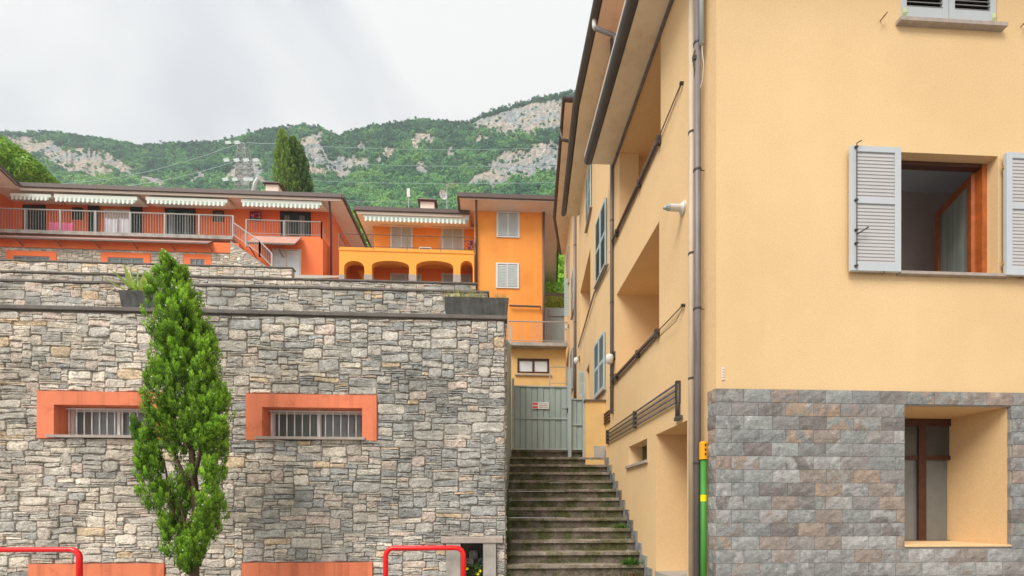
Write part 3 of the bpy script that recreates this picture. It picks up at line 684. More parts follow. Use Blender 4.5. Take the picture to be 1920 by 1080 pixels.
wn = B('window_frame', wood, hs_, wu[1] - .065, wu[1] - .003, yi - .03, yi + .05, wu[2] + .003, wu[3] - .003)
mb = MB(); mb.box(wu[0] + .003, wu[1] - .066, yi - .03, yi + .05, wu[3] - .05, wu[3] - .003); mb.box(wu[0] + .003, wu[0] + .05, yi - .03, yi + .05, wu[2] + .003, wu[3] - .051)
mb.build('frame_rail', wood_d, wn)
# sash swung inwards, hinged at the right
hx, hy = wu[1] - .075, yi + .055
a_ = Vector((.31, .74, 0)).normalized() ; n_ = Vector((a_.y, -a_.x, 0)); sz0, sz1 = wu[2] + .02, wu[3] - .055; SL = .80
mb = MB()
for q in ((0, .085, sz0, sz1), (SL - .085, SL, sz0, sz1)): mb.obox((hx, hy, 0), a_, n_, q[0], q[1], -.028, .028, q[2], q[3])
for q in ((.086, SL - .086, sz0, sz0 + .085), (.086, SL - .086, sz1 - .085, sz1)): mb.obox((hx, hy, 0), a_, n_, q[0], q[1], -.027, .027, q[2], q[3])
mb.build('sash', wood, hs_)
mb = MB(); mb.obox((hx, hy, 0), a_, n_, .09, SL - .09, -.006, .006, sz0 + .08, sz1 - .08); mb.build('pane', curtain_m, hs_)
B('sill', sill_m, hs_, fx(1680, YF), fx(1884, YF), YF - .06, yi - .035, wu[2] - .035, wu[2] + .002, bevel=.003)
# top window closed
B('sill', sill_m, hs_, fx(1679, YF), fx(1878, YF), YF - .07, YF + .1, wt[2] - .05, wt[2] - .002, bevel=.003)
def shutter(parent, o, a, n, L_, z0, z1, nsl, mid, label=None, m=grey_wood, ms=slat_m, th=.04, angle=1, stile=.075, bottom=.1, slatpart=True, top=.07, gapf=-.30):
    """louvred leaf in a wall frame: o hinge corner, a along, n away from the viewer"""
    mb = MB(); mb.obox(o, a, n, 0, stile, 0, th, z0, z1); mb.obox(o, a, n, L_ - stile, L_, 0, th, z0, z1)
    mb.obox(o, a, n, stile + .001, L_ - stile - .001, .001, th - .001, z0, z0 + bottom); mb.obox(o, a, n, stile + .001, L_ - stile - .001, .001, th - .001, z1 - top, z1)
    fields = [(z0 + bottom, z1 - top)]
    if mid: zm = z0 + bottom + (z1 - z0 - bottom - top) * mid; mb.obox(o, a, n, stile + .001, L_ - stile - .001, .001, th - .001, zm - .035, zm + .035); fields = [(z0 + bottom, zm - .035), (zm + .035, z1 - top)]
    sh = mb.build('shutter', m, parent, bevel=.003 if slatpart else 0)
    if label: sh['label'] = label
    tot = sum(f[1] - f[0] for f in fields); acc = MB(); o_ = Vector(o); A_ = Vector(a); N_ = Vector(n)
    for f0, f1 in fields:
        k = max(2, int(round(nsl * (f1 - f0) / tot))); p = (f1 - f0) / k
        for i in range(k):
            zc = f0 + (i + .5) * p; h = p * (1 - gapf) * .62; d = .011 * angle
            mb2 = MB() if slatpart else acc
            e0 = o_ + A_ * (stile + .002); e1 = o_ + A_ * (L_ - stile - .002); m_ = th * .5
            pts_ = []
            for dz, dn in ((-h, m_ - d), (-h + .004, m_ - d - .006), (h, m_ + d - .006), (h, m_ + d)):
                pts_.append((dz, dn))
            q0 = [(e0.x + N_.x * dn, e0.y + N_.y * dn, zc + dz) for dz, dn in pts_]
            mb2.prism(q0, (e1 - e0))
            if slatpart: mb2.build('slat', ms, sh)
    if not slatpart: acc.build('louvres', ms, sh, kind='stuff')
    return sh
yS = YF - .075
sx0, sx1 = fx(1596, yS), fx(1690, yS); sz0_, sz1_ = P(1645, 508, yS).z, P(1645, 274, yS).z
shL = shutter(hs_, (sx0, yS, 0), (1, 0, 0), (0, 1, 0), sx1 - sx0, sz0_, sz1_, 30, .56, label='left shutter with long bolt rod', angle=.5)
sx2 = fx(1888, yS); shR = shutter(hs_, (sx2, yS, 0), (1, 0, 0), (0, 1, 0), sx1 - sx0, sz0_, sz1_, 30, .56, angle=.5)
tz = wt[2] + .004; xm = (wt[0] + wt[1]) / 2
for k in range(2):
    shutter(hs_, (wt[0] + .003 + k * (xm - wt[0]), YF + .0, 0), (1, 0, 0), (0, 1, 0), xm - wt[0] - .008, tz, tz + 1.42, 22, None, m=grey_wood, bottom=.20, angle=1.3, gapf=.38)
mb = MB()
for k in range(2): mb.box(wt[0] + .02 + k * (xm - wt[0]), xm - .02 + k * (xm - wt[0]), YF + .05, YF + .06, tz, tz + 1.42)
mb.build('shutter_backing', black_m, hs_)
# bolt rod on the left shutter
rx = sx0 + .055; hp = MB(); hp.tube([(rx, yS - .018, sz0_ + .02), (rx, yS - .018, sz1_ + .01)], .0055, 6); hp.tube([(rx, yS - .018, sz1_ + .01), (rx + .05, yS - .03, sz1_ + .035)], .006, 6)
zh = sz0_ + .42
hp.tube([(rx, yS - .025, zh), (rx + .05, yS - .04, zh + .03), (rx + .12, yS - .045, zh + .075)], [.008, .007, .009], 6)
for zz in (sz0_ + .05, zh - .1, zh + .06, zh + .42, sz1_ - .03): hp.box(rx - .018, rx + .018, yS - .022, yS - .001, zz - .009, zz + .009)
hp.build('bolt_rod', hardware, shL)
for zz in (sz0_ + .16, sz1_ - .16):
    mb = MB(); mb.box(wu[1] + .01, sx2 + .005, YF - .05, YF - .03, zz - .02, zz + .02); mb.tube([(wu[1] + .045, YF - .045, zz - .035), (wu[1] + .045, YF - .045, zz + .035)], .011, 6); mb.build('hinge', mat('brass%d' % int(zz * 100), (.45, .30, .10), rough=.4), hs_)
for (uu, vv) in ((1650, 40), (1914, 50), (1652, 512), (1912, 522)):
    p = P(uu, vv, YF); mb = MB(); mb.tube([(p.x, YF, p.z), (p.x, YF - .06, p.z + .005)], .006, 6); mb.tube([(p.x - .035, YF - .06, p.z - .045), (p.x, YF - .062, p.z), (p.x + .035, YF - .06, p.z + .045)], [.006, .008, .006], 6)
    mb.build('shutter_catch', rusty, hs_)
for x in (wt[0] + .045, wt[1] - .045):
    mb = MB(); mb.box(x - .022, x + .022, YF - .008, YF - .001, tz + .05, tz + .17); mb.tube([(x - .04, YF - .02, tz + .09), (x + .03, YF - .02, tz + .10)], .006, 6); mb.build('shutter_plate', mat('plate_pale%d' % int(x * 10), (.62, .68, .36), rough=.6), hs_)
p = P(1355, 701, YF); B('name_tag', white_m, hs_, p.x - .014, p.x + .014, YF - .012, YF - .001, p.z - .075, p.z + .075); mb = MB()
for k in range(4): mb.box(p.x - .008, p.x + .008, YF - .014, YF - .0125, p.z - .05 + k * .03, p.z - .04 + k * .03)
mb.build('tag_lettering', signred, hs_)
# eave 1 ---------------------------------------------------------------------------
mb = MB(); mb.box(2.20, XR + .0, 4.2, 9.25, Z_SOF1, Z_SOF1 + .05); mb.box(XR, 12, 4.2, 5, Z_SOF1, Z_SOF1 + .05); mb.build('eave', soffit_m, hs_)
mb = MB(); mb.box(XR - .05, XR - .002, 4.9, 9.27, Z_SOF1 - .05, Z_SOF1 - .002); mb.build('eave_trim', pipe_d, hs_)
mb = MB(); mb.box(2.18, 12, 4.15, 9.24, Z_SOF1 + .052, Z_SOF1 + .16); mb.quad((2.1, 4.1, Z_SOF1 + .17), (2.1, 9.24, Z_SOF1 + .17), (4.5, 9.24, 10.6), (4.5, 4.1, 10.6)); mb.quad((4.5, 4.1, 10.6), (4.5, 9.24, 10.6), (12, 9.24, 10.6), (12, 4.1, 10.6)); mb.build('roof', tile_m, hs_)
def gutter(parent, pts, r=.09, name='gutter', m=gutter_m):
    """half-round gutter with a rolled lip"""
    mb = MB(); P_ = [Vector(p) for p in pts]; seg = 9; vs_ = []
    for i, p in enumerate(P_):
        d = (P_[min(i + 1, len(P_) - 1)] - P_[max(i - 1, 0)]); d.z = 0; d.normalize(); s_ = Vector((d.y, -d.x, 0))
        for k in range(seg):
            an = math.pi + math.pi * k / (seg - 1); vs_.append(p + s_ * math.cos(an) * r + Vector((0, 0, 1)) * math.sin(an) * r)
        for k in range(seg):
            an = 2 * math.pi - math.pi * k / (seg - 1); vs_.append(p + s_ * math.cos(an) * (r - .006) + Vector((0, 0, 1)) * math.sin(an) * (r - .006))
    n = 2 * seg; fs_ = [(i * n + k, i * n + (k + 1) % n, (i + 1) * n + (k + 1) % n, (i + 1) * n + k) for i in range(len(P_) - 1) for k in range(n)]
    fs_ += [tuple(range(seg)), tuple((len(P_) - 1) * n + k for k in range(seg))]
    mb.add(vs_, fs_); mb.tube([p + Vector((0, 0, 0)) for p in P_], .0, 3) if False else None
    return mb.build(name, m, parent, smooth=False)
gutter(hs_, [(2.13, 4.1, Z_SOF1 + .09), (2.13, 9.28, Z_SOF1 + .09)], .095)
B('gutter_flashing', white_m, hs_, 2.025, 2.032, 4.1, 9.2, Z_SOF1 + .095, Z_SOF1 + .135)
# downpipes at the corner
def dpipe(parent, x, y, z0, z1, r, m, joints=(), name='downpipe'):
    mb = MB(); mb.tube([(x, y, z0), (x, y, z1)], r, 14); 
    o = mb.build(name, m, parent, smooth=True)
    mb = MB()
    for j in joints: mb.tube([(x, y, j - .012), (x, y, j + .012)], r + .007, 12); mb.tube([(x, y, j), (x + .09, y, j)], .006, 5)
    if joints: mb.build('pipe_clip', hardware, o)
    return o
p = Q(1307.5, 0, 2.60); dpipe(hs_, 2.60, p.y, 0, Z_SOF1, .044, pipe_d, (2.2, 4.15, 5.9, 7.5))
p = Q(1296.5, 0, 2.645); dpipe(hs_, 2.645, p.y, 0, Z_SOF1, .036, pipe_l, (3.35, 5.0, 6.6))
p = Q(1313, 0, 2.62); mb = MB(); mb.tube([(2.615, p.y - .04, P(1313, 90, p.y).z), (2.615, p.y - .04, 9.1)], .028, 10); o = mb.build('cable_conduit', conduit, hs_, smooth=True)
z9 = P(1313, 90, p.y).z; mb = MB(); mb.tube([(2.62, p.y - .04, z9 + .02), (2.625, p.y - .045, z9 - .12), (2.632, p.y - .06, z9 - .25), (2.64, p.y - .02, z9 - .42), (2.62, p.y - .0, z9 - .5)], .004, 5); mb.build('loose_cable', white_m, o)
mb = MB(); mb.tube([(2.56, p.y + .02, z9 - .02), (2.55, p.y + .03, z9 - .1), (2.555, p.y + .02, z9 - .24), (2.56, p.y + .03, z9 - .35)], [.012, .022, .012, .005], 7); mb.box(2.535, 2.575, p.y - .0, p.y + .04, z9 - .14, z9 - .09); mb.build('cable_clamp', hardware, o)
# small brown corner pipe and bundle of four pipes on the side wall
zb = [3.43, 3.345, 3.26, 3.175]; y0b, y1b = gy(1276, XR), gy(1140, XR)
bu = thing('pipe_bundle', 'four parallel brown pipes running along the yellow side wall above the door', 'pipes', (XR, 8, 3.3))
for i, zz in enumerate(zb):
    mb = MB(); mb.tube([(XR - .035, y0b + .0 + i * .03, zz), (XR - .035, y1b, zz)], .0165, 8); mb.build('pipe', pipe_d, bu, smooth=True)
for i in range(3):
    mb = MB(); mb.tube([(XR - .035, y0b + .03 * i, zb[0] - .02), (XR - .035, y0b + .03 * i, 2.93)], .017, 8); mb.build('pipe_drop', gutter_m, bu, smooth=True)
for yy in (y0b + .02, gy(1193, XR), y1b - .05): B('clamp', hardware, bu, XR - .06, XR - .001, yy - .03, yy + .03, zb[3] - .03, zb[0] + .03)
B('elbow', gutter_m, bu, XR - .055, XR - .012, y0b - .09, y0b + .10, 2.90, 2.95)
bu2 = thing('pipe_bundle', 'short stack of brown pipe ends beside the second downpipe, above the low wall', 'pipes', (XR, 9.7, 3.75))
for k in range(4):
    mb = MB(); mb.tube([(XR - .03, 9.55, 3.66 + k * .07), (XR - .03, 9.95, 3.66 + k * .07)], .024, 8); mb.build('pipe', rusty, bu2, smooth=True)
# green pipe with orange cap
gp = thing('gas_pipe', 'green standing pipe with slotted orange cap beside the slate corner', 'pipe', (2.615, 5.13, 0))
p = Q(1319, 0, 2.61); gx, gyy = 2.61, p.y; zc = P(1319, 860, gyy).z
mb = MB(); mb.tube([(gx, gyy, 0), (gx, gyy, zc)], .036, 14); mb.build('pipe', green_p, gp, smooth=True)
mb = MB(); mb.tube([(gx, gyy, zc - .01), (gx, gyy, zc + .19), (gx, gyy, zc + .21)], [.05, .05, .035], 16); cp = mb.build('cap', orange_cap, gp, smooth=False)
mb = MB()
for zz in (.035, .09, .145): mb.box(gx - .008, gx + .008, gyy - .054, gyy - .045, zc + zz, zc + zz + .03)
mb.build('slot', black_m, cp)
z_ = P(1319, 934, gyy).z; mb = MB(); mb.tube([(gx, gyy, z_ - .04), (gx, gyy, z_ + .04)], .0375, 14, cap=False); mb.build('sticker', yellow_s, gp, smooth=True)
# rails under the loggias
def loggia_rail(lo, label, ext_y, ext_dz, z):
    t = thing('loggia_rail', label, 'rail', (XR, lo[0], z))
    mb = MB(); mb.tube([(XR - .045, lo[0] + .02, z), (XR - .045, lo[1] + .18, z)], .033, 8); mb.build('bar', rail_b, t, smooth=True)
    mb = MB(); mb.tube([(XR - .03, ext_y, z + ext_dz), (XR - .04, lo[0] - .12, z + ext_dz * .2), (XR - .03, lo[0] + .1, z - .05), (XR - .03, lo[1] + .45, z - .09)], .010, 6); mb.build('rod', rail_b, t, smooth=True)
    for yy in (lo[0], lo[0] + .9, lo[1] - .1): B('bracket', hardware, t, XR - .075, XR - .001, yy - .03, yy + .03, z - .08, z + .05)
    mb = MB(); mb.tube([(XR - .02, ext_y, z + ext_dz), (XR - .06, ext_y + .15, z + ext_dz - .16), (XR - .06, lo[0] - .1, z - .13), (XR - .03, lo[0], z - .04)], .005, 5); mb.build('cable', rail_b, t, smooth=True)
    mb = MB(); mb.tube([(XR, ext_y, z + ext_dz), (XR - .05, ext_y, z + ext_dz)], .022, 8); mb.build('mount', hardware, t)
loggia_rail(loM, 'brown bar with trailing cable along the sill of the lower loggia', gy(1284, XR), .0, loM[2] - .0)
loggia_rail(loU, 'brown bar along the sill of the upper loggia under the eave', gy(1281, XR), .10, loU[2] - .0)
# white cylinder lamp
wlm = thing('wall_lamp', 'white cylindrical lamp sticking out of the yellow side wall near the downpipes', 'lamp', (XR, 5.95, 5.05))
p = Q(1282, 390, XR); mb = MB(); mb.tube([(XR, p.y, p.z), (XR - .03, p.y, p.z)], .085, 16); mb.tube([(XR - .03, p.y, p.z), (XR - .05, p.y, p.z)], [.07, .055], 16); mb.build('base', white_m, wlm)
mb = MB(); mb.tube([(XR - .05, p.y, p.z), (XR - .20, p.y, p.z + .0)], .047, 16); mb.build('body', white_m, wlm, smooth=False)
mb = MB(); mb.tube([(XR - .20, p.y, p.z), (XR - .245, p.y, p.z)], [.044, .038], 12); mb.tube([(XR - .245, p.y, p.z + .01), (XR - .285, p.y, p.z - .02)], [.03, .018], 8); mb.build('socket', conduit, wlm)

# ------------------------------------------------------------------ second section of the yellow row
h2 = thing('yellow_house', 'middle section of the yellow row, with lower shutters above the small wall', 'house', (XR, 9.3, 0))
TB = .091; YB = 10.9
dB = Vector((TB, 1, 0)).normalized(); nB = Vector((dB.y, -dB.x, 0))
def B2(u, v, off=0): return onplane(u, v, (XR + off, YB), (dB.x, dB.y))
def lB(u): p = B2(u, 0); return (p.y - YB) / dB.y
mb = MB(); wallsheet(mb, (XR, 0), (0, 1), (1, 0), 9.3, YB, 0, Z_SOF2 + .05, [])
lenB = (14.6 - YB) / dB.y
zR0, zR1 = 7.4, 9.0
wallsheet(mb, (XR, YB), dB, nB, 0, lenB, 0, Z_SOF2 + .05, [(lB(1107), lB(1088), zR0, zR1, 1.5), (lB(1105), lB(1099.5), B2(1102, 750).z, B2(1102, 688).z, .3)])
mb.quad((XR, 9.3, Z_SOF1), (XR + 8, 9.3, Z_SOF1), (XR + 8, 9.3, Z_SOF2), (XR, 9.3, Z_SOF2))
mb.build('wall', plaster, h2)
mb = MB(); mb.obox((XR, YB, 0), dB, nB, lB(1107) - .1, lB(1088) + .1, 1.5, 1.55, zR0, zR1); mb.obox((XR, YB, 0), dB, nB, lB(1105) - .1, lB(1099.5) + .1, .3, .34, 4, 6.5); mb.build('recess_back', wood_d, h2)
mb = MB(); e1 = Vector((XR, YB, 0)) + dB * (lenB + .35)
mb.box(2.27, XR, 8.4, YB, Z_SOF2, Z_SOF2 + .05); mb.add([(2.27, YB, Z_SOF2), (XR, YB, Z_SOF2), (e1.x, e1.y, Z_SOF2), (e1.x - .43, e1.y, Z_SOF2)], [(0, 1, 2, 3)]); mb.box(XR, 11, 8.4, 9.3, Z_SOF2, Z_SOF2 + .05)
mb.build('eave', soffit_m, h2)
mb = MB(); mb.add([(2.2, 8.35, Z_SOF2 + .06), (11, 8.35, Z_SOF2 + .06), (11, e1.y, Z_SOF2 + .06), (e1.x - .45, e1.y, Z_SOF2 + .06), (2.22, YB, Z_SOF2 + .06), (5, 9.4, 13), (11, 9.4, 13), (11, e1.y, 13), (5.3, e1.y, 13)],
                  [(0, 1, 6, 5), (0, 5, 4), (4, 5, 8, 3), (5, 6, 7, 8), (3, 8, 7, 2)]); mb.build('roof', tile_m, h2)
gutter(h2, [(2.18, 8.3, Z_SOF2 + .08), (2.18, YB, Z_SOF2 + .08), (e1.x - .52, e1.y, Z_SOF2 + .08)], .09)
mb = MB(); mb.tube([(2.18, 8.95, Z_SOF2 - .0), (2.18, 8.95, Z_SOF2 - .13), (2.21, 8.93, Z_SOF2 - .19)], .045, 10); mb.build('spout_elbow', white_m, h2, smooth=True)
mb = MB(); mb.tube([(2.21, 8.93, Z_SOF2 - .19), (2.58, 8.84, Z_SOF2 - .42), (2.64, 8.84, Z_SOF2 - .8), (2.64, 8.84, 9.5)], .042, 10); mb.build('downpipe', pipe_d, h2, smooth=True)
p = Q(1147, 0, 2.655); dpipe(h2, 2.655, p.y, 3.75, Z_SOF2, .037, pipe_d, (4.6, 6.2, 8.0))
yA = 2.655
def side_shutters(parent, u0, u1, z0, z1, fn, lead, m=teal_sh, label=None):
    """closed pair of louvred leaves on the side wall between bearings u0 (near) and u1 (far)"""
    a0, a1 = fn(u0, 0), fn(u1, 0); d = Vector((a1.x - a0.x, a1.y - a0.y, 0)); Lr = d.length; d.normalize(); n = Vector((d.y, -d.x, 0))
    for k in range(2):
        o = Vector((a0.x, a0.y, 0)) - n * lead + d * (k * Lr / 2)
        sh = shutter(parent, o, d, n, Lr / 2 - .01, z0, z1, 24, .5, m=m, ms=m, th=.03, slatpart=False, stile=.05, bottom=.07, top=.05, gapf=.25)
    mb = MB(); mb.obox(Vector((a0.x, a0.y, 0)), d, n, .02, Lr - .03, -lead + .032, -.002, z0 + .02, z1 - .02); mb.build('shutter_backing', black_m, parent)
    mb = MB(); mb.obox(Vector((a0.x, a0.y, 0)), d, n, -.06, Lr + .06, -.075, -.001, z0 - .05, z0 - .005); mb.build('sill', sill_m, parent)
pa = lambda u, v: Q(u, v, XR)
side_shutters(h2, 1135.5, 1116.5, 4.50, 5.86, pa, .05); side_shutters(h2, 1138.5, 1119, 7.35, 8.92, pa, .05); side_shutters(h2, 1110, 1101, 9.95, 11.35, B2, .05)
mb = MB(); mb.tube([(XR - .045, 9.6, 7.22), (XR - .045, YB, 7.22), (XR + TB * 3.6 - .045, YB + 3.6, 7.22)], .022, 6); mb.build('wall_pipe', pipe_d, h2); 
def lantern(label, x, y, z):
    t = thing('wall_lantern', label, 'lantern', (x, y, z)); mb = MB(); mb.tube([(x, y, z + .02), (x - .09, y, z + .06), (x - .12, y, z + .02)], .012, 6); mb.box(x - .02, x, y - .04, y + .04, z - .08, z + .1); mb.build('bracket', hardware, t)
    mb = MB(); c = (x - .12, y); mb.tube([(*c, z + .05), (*c, z + .02), (*c, z - .04), (*c, z - .14), (*c, z - .18)], [.02, .075, .09, .07, .015], 12); mb.build('shade', white_m, t, smooth=True); return t
p = Q(1153, 668, XR); lantern('round white lantern on the wall beside the nearer downpipe', XR, p.y, p.z)
p = B2(1087, 673); lantern('round white lantern by the farther downpipe, above the gate post', p.x, p.y, p.z)

# third section --------------------------------------------------------------------
h3 = thing('yellow_house', 'far section of the yellow row, tallest eave, with a shutter standing open', 'house', (3.1, 14.6, 0))
def B3(u, v, off=0): return onplane(u, v, (XR + .12 + off, YB), (dB.x, dB.y))
o3 = Vector((XR + .12, YB, 0)); l0, l1 = (14.6 - YB) / dB.y, (22.4 - YB) / dB.y
mb = MB(); wallsheet(mb, (o3.x, o3.y), dB, nB, l0, l1, 0, Z_SOF3 + .05, [])
pz = o3 + dB * l0; mb.quad((pz.x, pz.y, Z_SOF2), (pz.x + 8, pz.y, Z_SOF2), (pz.x + 8, pz.y, Z_SOF3), (pz.x, pz.y, Z_SOF3)); pz = o3 + dB * l1; mb.quad((pz.x, pz.y, 0), (pz.x + 8, pz.y, 0), (pz.x + 8, pz.y, Z_SOF3), (pz.x, pz.y, Z_SOF3))
mb.build('wall', plaster, h3)
ga = onplane(1056, 188, (0, 14.0), (1, 0)); gb = Vector((fx(1040, 19.6), 19.6, 0)); gc = Vector((fx(1051, 22.3), 22.3, 0))
wa, wb = o3 + dB * ((14.0 - YB) / dB.y), o3 + dB * ((22.4 - YB) / dB.y)
mb = MB(); mb.poly([(ga.x + .06, 14.0, Z_SOF3), (wa.x + 2, 14.0, Z_SOF3), (wb.x + 2, 22.4, Z_SOF3), (gc.x + .06, gc.y, Z_SOF3), (gb.x + .06, gb.y, Z_SOF3)]); mb.build('eave', soffit_m, h3)
mb = MB(); mb.poly([(ga.x, 13.95, Z_SOF3 + .07), (11, 13.95, Z_SOF3 + .07), (11, 22.4, Z_SOF3 + .07), (gc.x, gc.y, Z_SOF3 + .07), (gb.x, gb.y, Z_SOF3 + .07)]); mb.build('roof', tile_m, h3)
gutter(h3, [(11, 13.95, Z_SOF3 + .08), (ga.x, 13.95, Z_SOF3 + .08), (gb.x, gb.y, Z_SOF3 + .08), (gc.x, gc.y, Z_SOF3 + .08)], .09, m=brown_m)
mb = MB(); mb.tube([(ga.x + .05, 15.0, Z_SOF3 + .0), (ga.x + .12, 15.0, Z_SOF3 - .35), (ga.x + .65, 14.9, Z_SOF3 - .55)], .05, 8); mb.build('spout', brown_m, h3, smooth=True)
p = B3(1078, 0, -.06); dpipe(h3, p.x, p.y, 4.5, Z_SOF3, .055, pipe_d, (6, 9, 12))
side_shutters(h3, 1077, 1073, 9.9, 11.6, B3, .06, m=pale_sh); side_shutters(h3, 1075, 1071, 6.8, 8.5, B3, .06, m=pale_sh)
side_shutters(h3, 1067.5, 1064, 12.2, 13.9, B3, .06, m=pale_sh)
for (uu, v0, v1, W_) in ((1067, 524, 594, .24), (1096, 697, 746, .20)):
    p = (B3 if uu < 1080 else B2)(uu, v1); q = (B3 if uu < 1080 else B2)(uu, v0)
    shutter(h3 if uu < 1080 else h2, (p.x - W_, p.y - .1, 0), Vector((1, .2, 0)).normalized(), (0, 1, 0), W_, p.z, q.z, 18, .5, m=teal_sh, ms=teal_sh, th=.03, slatpart=False, stile=.03, label='open shutter standing out from the wall')
p = B3(1067, 612); lantern('small lantern on the farthest yellow wall, level with the grey railing', p.x, p.y, p.z)
# stepped skirting of slate pieces beside the stairs
rnd = random.Random(8)
for n in range(-2, 12):
    z = ZS0 + RISE * n; y = YS0 + RUN * n; mb = MB(); mb.ct = rnd.choice(BP); mb.ct2 = rnd.choice(BP); mb.box(XR - .032, XR - .001, y - .03, y + RUN - .035, z - .25, z + .16 + rnd.uniform(-.01, .01)); mb.build('skirting_slate', clad, hs_ if y < 9.3 else h2)

# ------------------------------------------------------------------ low wall, gate, fence
YG = 10.15
lw = thing('low_wall', 'low yellow rendered wall with cracked plaster between gate and house', 'wall', (2.4, 9.9, 3))
xw0 = fx(1098, 9.95); zt = P(1115, 752, 9.95).z
B('wall', ochre_w, lw, xw0, XR - .003, 9.95, 10.2, 2.6, zt); B('coping', cap_m, lw, xw0 - .03, XR - .002, 9.91, 10.24, zt, zt + .03)
B('patch', concrete, lw, fx(1114, 9.94), XR - .01, 9.944, 9.952, P(1120, 858, 9.94).z, P(1120, 836, 9.94).z)
gt = thing('metal_gate', 'grey-green sheet metal gate with a small red and white sign', 'gate', (.9, YG, 3))
gx0, gx1, gz0, gz1 = fx(964, YG), fx(1063, YG), P(1010, 841, YG).z, P(1010, 724, YG).z
def panels(parent, x0, x1, z0, z1, n, y):
    zr = z0 + (z1 - z0) * .49
    B('backing_sheet', gate_m, parent, x0, x1, y + .018, y + .022, z0, z1)
    for k in range(n):
        a0 = x0 + (x1 - x0) * k / n; a1 = x0 + (x1 - x0) * (k + 1) / n; o = (k % 2) * .012
        mb = MB(); mb.prism([(a0 + .002, y + o, z0), (a0 + .012, y + o - .010, z0), (a1 - .012, y + o - .010, z0), (a1 - .002, y + o, z0), (a1 - .002, y + o + .004, z0), (a0 + .002, y + o + .004, z0)], (0, 0, z1 - z0)); mb.build('panel', gate_m, parent)
    B('rail', gate_d, parent, x0, x1, y - .03, y - .012, zr - .018, zr + .018); B('rail', gate_d, parent, x0, x1, y - .03, y + .03, z1, z1 + .03); B('rail', gate_d, parent, x0, x1, y - .025, y + .03, z0 - .035, z0)
panels(gt, gx0, gx1, gz0, gz1 - .03, 9, YG)
B('stile', gate_d, gt, gx1, gx1 + .05, YG - .03, YG + .03, gz0 - .03, gz1)
mb = MB(); zh = P(1060, 769, YG).z; mb.box(gx1 - .0, gx1 + .035, YG - .05, YG - .031, zh - .07, zh + .05); mb.tube([(gx1 + .018, YG - .05, zh), (gx1 + .018, YG - .085, zh), (gx1 - .12, YG - .085, zh + .01)], .009, 6); mb.build('handle', black_m, gt)
# sign
sx0, sx1, s0, s1 = fx(997, YG), fx(1029, YG), P(1010, 767, YG).z, P(1010, 755, YG).z
sg = B('sign', white_m, gt, sx0, sx1, YG - .036, YG - .031, s0, s1)
mb = MB(); w3 = (sx1 - sx0) * .36; yy = YG - .0375
mb.box(sx0 + .01, sx0 + w3, yy, YG - .0362, s0 + .012, s0 + (s1 - s0) * .42); mb.box(sx0 + .01, sx0 + w3, yy, YG - .0362, s1 - (s1 - s0) * .42, s1 - .012); mb.build('sign_red_block', signred, sg)
mb = MB()
for i, zz in enumerate((.25, .5, .75)):
    x = sx0 + w3 + .03
    rr2 = random.Random(i)
    while x < sx1 - .03: l_ = rr2.uniform(.012, .03); mb.box(x, min(x + l_, sx1 - .02), yy, YG - .0362, s0 + (s1 - s0) * zz - .008, s0 + (s1 - s0) * zz + .008); x += l_ + .008
mb.build('sign_lettering', rusty, sg)
fp = thing('gate_side_panel', 'narrow lower grey-green sheet panel between the gate and the low wall', 'fence', (1.9, YG, 3))
a0, a1 = fx(1071, YG), fx(1092, YG); pz0, pz1 = P(1080, 841, YG).z, P(1080, 748, YG).z
panels(fp, a0, a1, pz0, pz1 - .03, 2, YG)
for (u0, u1, v0, v1, lab) in ((1065, 1071, 692, 858, 'tall grey-green gate post right of the gate'), (1092.5, 1098, 736, 858, 'shorter grey-green post against the low yellow wall'), (960, 964, 710, 842, 'slim grey-green gate post left of the gate'), (954.5, 958.5, 715, 856, 'front grey-green post at the end of the stair fence')):
    q = MB(); y_ = YG - .06 if u0 != 960 else YG; q.box(fx(u0, y_), fx(u1, y_), y_ - .03, y_ + .04, P(u0, v1, y_).z, P(u0, v0, y_).z); setp(q.build('fence_post', gate_d), lab, 'post')
# stair side fence
fs = thing('stair_fence', 'grey-green metal sheet fence rising beside the rubble wall end', 'fence', (.4, 9, 3))
pA = onplane(949.5, 700, (0, 8.2), (1, 0)); pB = onplane(957.5, 700, (0, 10.1), (1, 0)); d = Vector((pB.x - pA.x, pB.y - pA.y, 0))
for k in range(3):
    q0 = Vector((pA.x, pA.y, 0)) + d * (k / 3 + .004); q1 = Vector((pA.x, pA.y, 0)) + d * ((k + 1) / 3 - .004)
    zt0 = np.interp(k, [0, 3], [4.9, 5.55]); zt1 = np.interp(k + 1, [0, 3], [4.9, 5.55]); zb0 = 1.5 + k * .55
    mb = MB(); mb.prism([(q0.x, q0.y, zb0), (q1.x, q1.y, zb0 + .5), (q1.x, q1.y, zt1), (q0.x, q0.y, zt0)], (-.02, 0, 0)); mb.build('panel', gate_m, fs)
mb = MB(); mb.box(pB.x - .03, pB.x + .01, pB.y - .02, pB.y + .02, 2.9, 6.0); mb.build('post', gate_d, fs)

